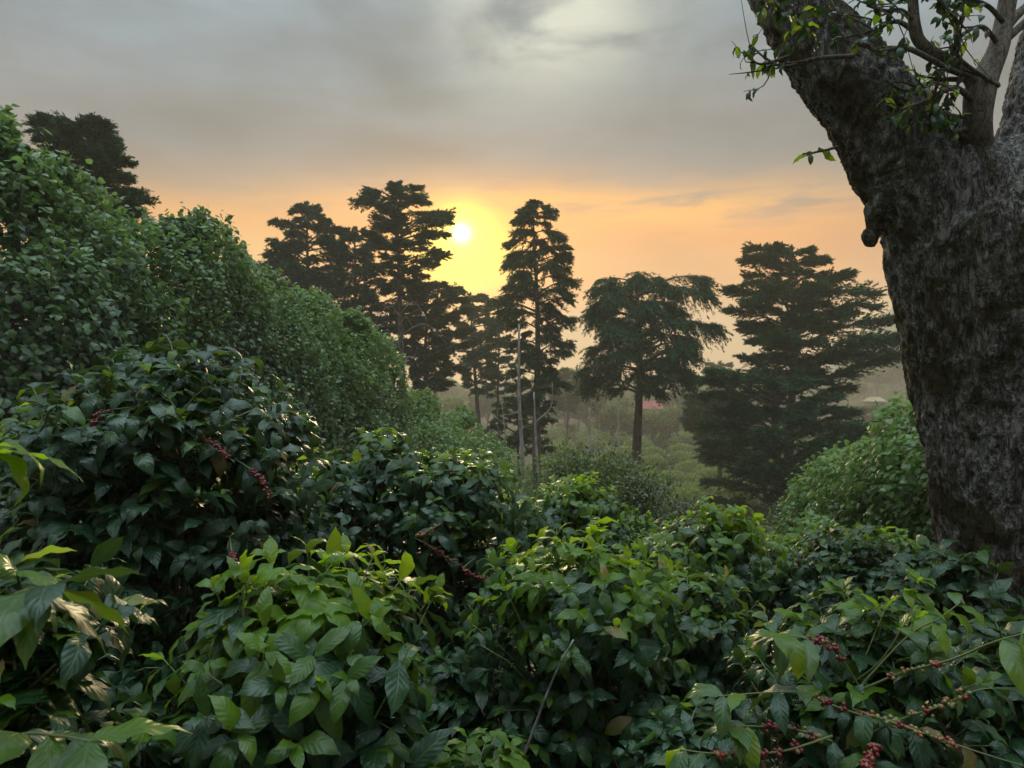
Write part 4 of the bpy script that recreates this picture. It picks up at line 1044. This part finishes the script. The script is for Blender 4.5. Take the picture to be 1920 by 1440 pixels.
for r_i, d in enumerate([66, 76, 86, 97, 109, 122, 137, 153, 171, 192]):
    pxs = []
    px = 1030 + rnd.uniform(0, 30)
    step = 4.6 / d * F
    while px < 1540:
        pxs.append(px); px += step * rnd.uniform(0.85, 1.15) * (1 if d < 110 else 1.5)
    for px in pxs:
        x = (px - 960) / F * d; y = d + rnd.uniform(-0.8, 0.8); loc = (x, y, gz(x, y))
        sc = rnd.uniform(1.5, 2.1)
        if len(rb) < 3:
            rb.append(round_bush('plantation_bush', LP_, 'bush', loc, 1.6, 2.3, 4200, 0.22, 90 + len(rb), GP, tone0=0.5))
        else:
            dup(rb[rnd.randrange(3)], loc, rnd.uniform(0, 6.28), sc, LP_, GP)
        count += 1
for px, d in [(780, 46), (800, 52), (830, 60), (850, 52), (870, 48), (880, 66), (905, 60), (925, 56), (930, 70), (860, 80), (900, 90), (940, 84), (830, 95), (1010, 64), (1045, 60), (960, 75), (990, 90), (1020, 100)]:
    x = (px - 960) / F * d; dup(rb[rnd.randrange(3)], (x, d, gz(x, d)), rnd.uniform(0, 6.28), rnd.uniform(1.1, 1.7), LP_, GP)
# trees in the haze
GH = 'hazy trees across the valley'
LH = 'broadleaf tree fading into the haze across the valley'
tp = []
spots = [(770, 120), (810, 135), (850, 110), (885, 128), (915, 115), (950, 140), (985, 125), (1035, 115), (1060, 105), (1085, 130), (1100, 118), (1130, 135), (1145, 112), (1185, 140), (1215, 150),
         (1240, 122), (1265, 135), (1290, 118), (1310, 145), (1400, 150), (1440, 160), (1590, 150), (1620, 165), (1645, 155), (1675, 170), (1700, 150), (1600, 190), (1640, 200), (1680, 195), (720, 140), (680, 150), (1350, 170),
         (1020, 160), (1070, 170), (1120, 175), (1170, 165), (1255, 180), (1330, 190), (960, 175), (900, 165), (840, 170)]
for i, (px, d) in enumerate(spots):
    d = d * 2.0 - 40
    x = (px - 960) / F * d; loc = (x, d, gz(x, d))
    if len(tp) < 3: tp.append(round_bush('distant_tree', LH, 'tree', loc, 4.2, 9.0 + len(tp), 3600, 0.75, 120 + i, GH, trunk=3.0, tone0=0.25))
    else: dup(tp[i % 3], loc, rnd.uniform(0, 6), (rnd.uniform(.9, 1.6), rnd.uniform(.9, 1.6), rnd.uniform(.9, 1.7)), LH, GH)
for px, d, yt in [(1195, 140, 772), (1222, 138, 774), (1250, 140, 770), (1610, 150, 762), (1640, 148, 760), (1665, 150, 764), (1150, 140, 760)]:
    x = (px - 960) / F * d; z0 = gz(x, d); h = EYE + (720 - yt) / F * d - z0
    dup(tp[1], (x, d, z0), px * 1.3, (0.7, 0.7, h / 9.6), LH, GH)
# woodland over the far hill: nobody could count it
def far_wood():
    rng = np.random.RandomState(77); a = Acc(4); n = 3600
    y = rng.uniform(330, 770, n); q = rng.uniform(-0.35, 0.95, n); x = q * y; z = ground(x, y)
    k = 34; c = np.repeat(np.stack([x, y, z + 2.5], 1), k, 0); sz = np.repeat(rng.uniform(3.0, 7.5, n), k)
    v = unit(rng.normal(0, 1, (n * k, 3))); v[:, 2] = np.abs(v[:, 2])
    Pn = c + v * sz[:, None] * [1, 1, 0.9] * rng.uniform(.7, 1.05, (n * k, 1))
    s_, d, nn = frames(unit(v + rng.normal(0, .5, v.shape)), rng.normal(0, 1, v.shape))
    inst(a, DIA_V * [0.8, 1, 1], DIA_F, DIA_U, Pn, s_, d, nn, rng.uniform(1.8, 4.0, n * k), np.clip(rng.normal(.35, .2, n * k), 0, 1))
    o = a.build('forest', M['far'], smooth=False); tag(o, 'faint woodland covering the misty hill and valley edge', 'forest', kind='stuff')
far_wood()

# ------------------------------------------------------------------ two houses far off in the haze
def plain(name, c, rough=0.8):
    m, nt = mat(name); co = node(nt, 'ShaderNodeTexCoord').outputs['Object']
    cc_ = mixc(nt, NZ(nt, co, 2, 4), c, tuple(x * 0.7 for x in c[:3]))
    finish(nt, node(nt, 'ShaderNodeBsdfPrincipled', {'Base Color': cc_, 'Roughness': rough}).outputs[0]); return m
M['redroof'] = plain('red_roof', (0.34, 0.07, 0.06, 1)); M['paleroof'] = plain('straw_roof', (0.40, 0.31, 0.15, 1)); M['plaster'] = plain('plaster', (0.45, 0.42, 0.38, 1)); M['darkwin'] = plain('window_dark', (0.03, 0.03, 0.03, 1), 0.3)
def house(label, px, py, d, w, dp, h, rh, roofm, seed):
    x, y, z = P(px, py, d); z0 = z - h - rh * 0.5
    zg = gz(x, d)
    root = empty('farm_house', (x, d, zg), label, 'house')
    H = z0 + h - zg
    a = Acc(4); V = [(-w, -dp, -.3), (w, -dp, -.3), (w, dp, -.3), (-w, dp, -.3), (-w, -dp, H), (w, -dp, H), (w, dp, H), (-w, dp, H)]
    a.add(V, [(0, 1, 5, 4), (1, 2, 6, 5), (2, 3, 7, 6), (3, 0, 4, 7)]); a.build('wall', M['plaster'], root, smooth=False)
    a = Acc(4); e_ = 0.5
    V = [(-w - e_, -dp - e_, H - .1), (w + e_, -dp - e_, H - .1), (w + e_, dp + e_, H - .1), (-w - e_, dp + e_, H - .1), (-w * .8, 0, H + rh), (w * .8, 0, H + rh), (w * .8, 0.01, H + rh), (-w * .8, 0.01, H + rh)]
    a.add(V, [(0, 1, 5, 4), (1, 2, 6, 5), (2, 3, 7, 6), (3, 0, 4, 7), (4, 5, 6, 7), (0, 3, 2, 1)]); a.build('roof', roofm, root, smooth=False)
    for sx_ in (-0.5, 0.5):
        a = Acc(4); cx_ = sx_ * w; a.add([(cx_ - .5, -dp - .02, H - 1.6), (cx_ + .5, -dp - .02, H - 1.6), (cx_ + .5, -dp - .02, H - .7), (cx_ - .5, -dp - .02, H - .7), (cx_ - .5, -dp + .05, H - 1.6), (cx_ + .5, -dp + .05, H - 1.6), (cx_ + .5, -dp + .05, H - .7), (cx_ - .5, -dp + .05, H - .7)], [(0, 1, 2, 3), (1, 5, 6, 2), (5, 4, 7, 6), (4, 0, 3, 7), (3, 2, 6, 7), (0, 4, 5, 1)])
        a.build('window', M['darkwin'], root, smooth=False)
house('far house with a red roof showing through the haze', 1218, 758, 160, 2.2, 2.5, 2.0, 1.5, M['redroof'], 1)
house('far house with a straw-coloured roof on the misty hillside', 1640, 748, 170, 1.5, 1.6, 1.6, 0.9, M['paleroof'], 2)

# ------------------------------------------------------------------ mist
def build_haze():
    a = Acc(4); x0, x1, y0, y1, zl, zh = -705, 705, -50, 805, -18, 78
    V = [(x0, y0, zl), (x1, y0, zl), (x1, y1, zl), (x0, y1, zl), (x0, y0, zh), (x1, y0, zh), (x1, y1, zh), (x0, y1, zh)]
    a.add(V, [(0, 3, 2, 1), (4, 5, 6, 7), (0, 1, 5, 4), (1, 2, 6, 5), (2, 3, 7, 6), (3, 0, 4, 7)])
    m, nt = mat('haze_air')
    pv = node(nt, 'ShaderNodeVolumePrincipled', {'Color': (0.98, 0.89, 0.70, 1), 'Density': 0.0013, 'Anisotropy': 0.35})
    node(nt, 'ShaderNodeOutputMaterial', {1: pv.outputs[0]})
    o = a.build('haze', m, smooth=False); tag(o, 'evening mist filling the valley', 'haze', kind='stuff')
build_haze()
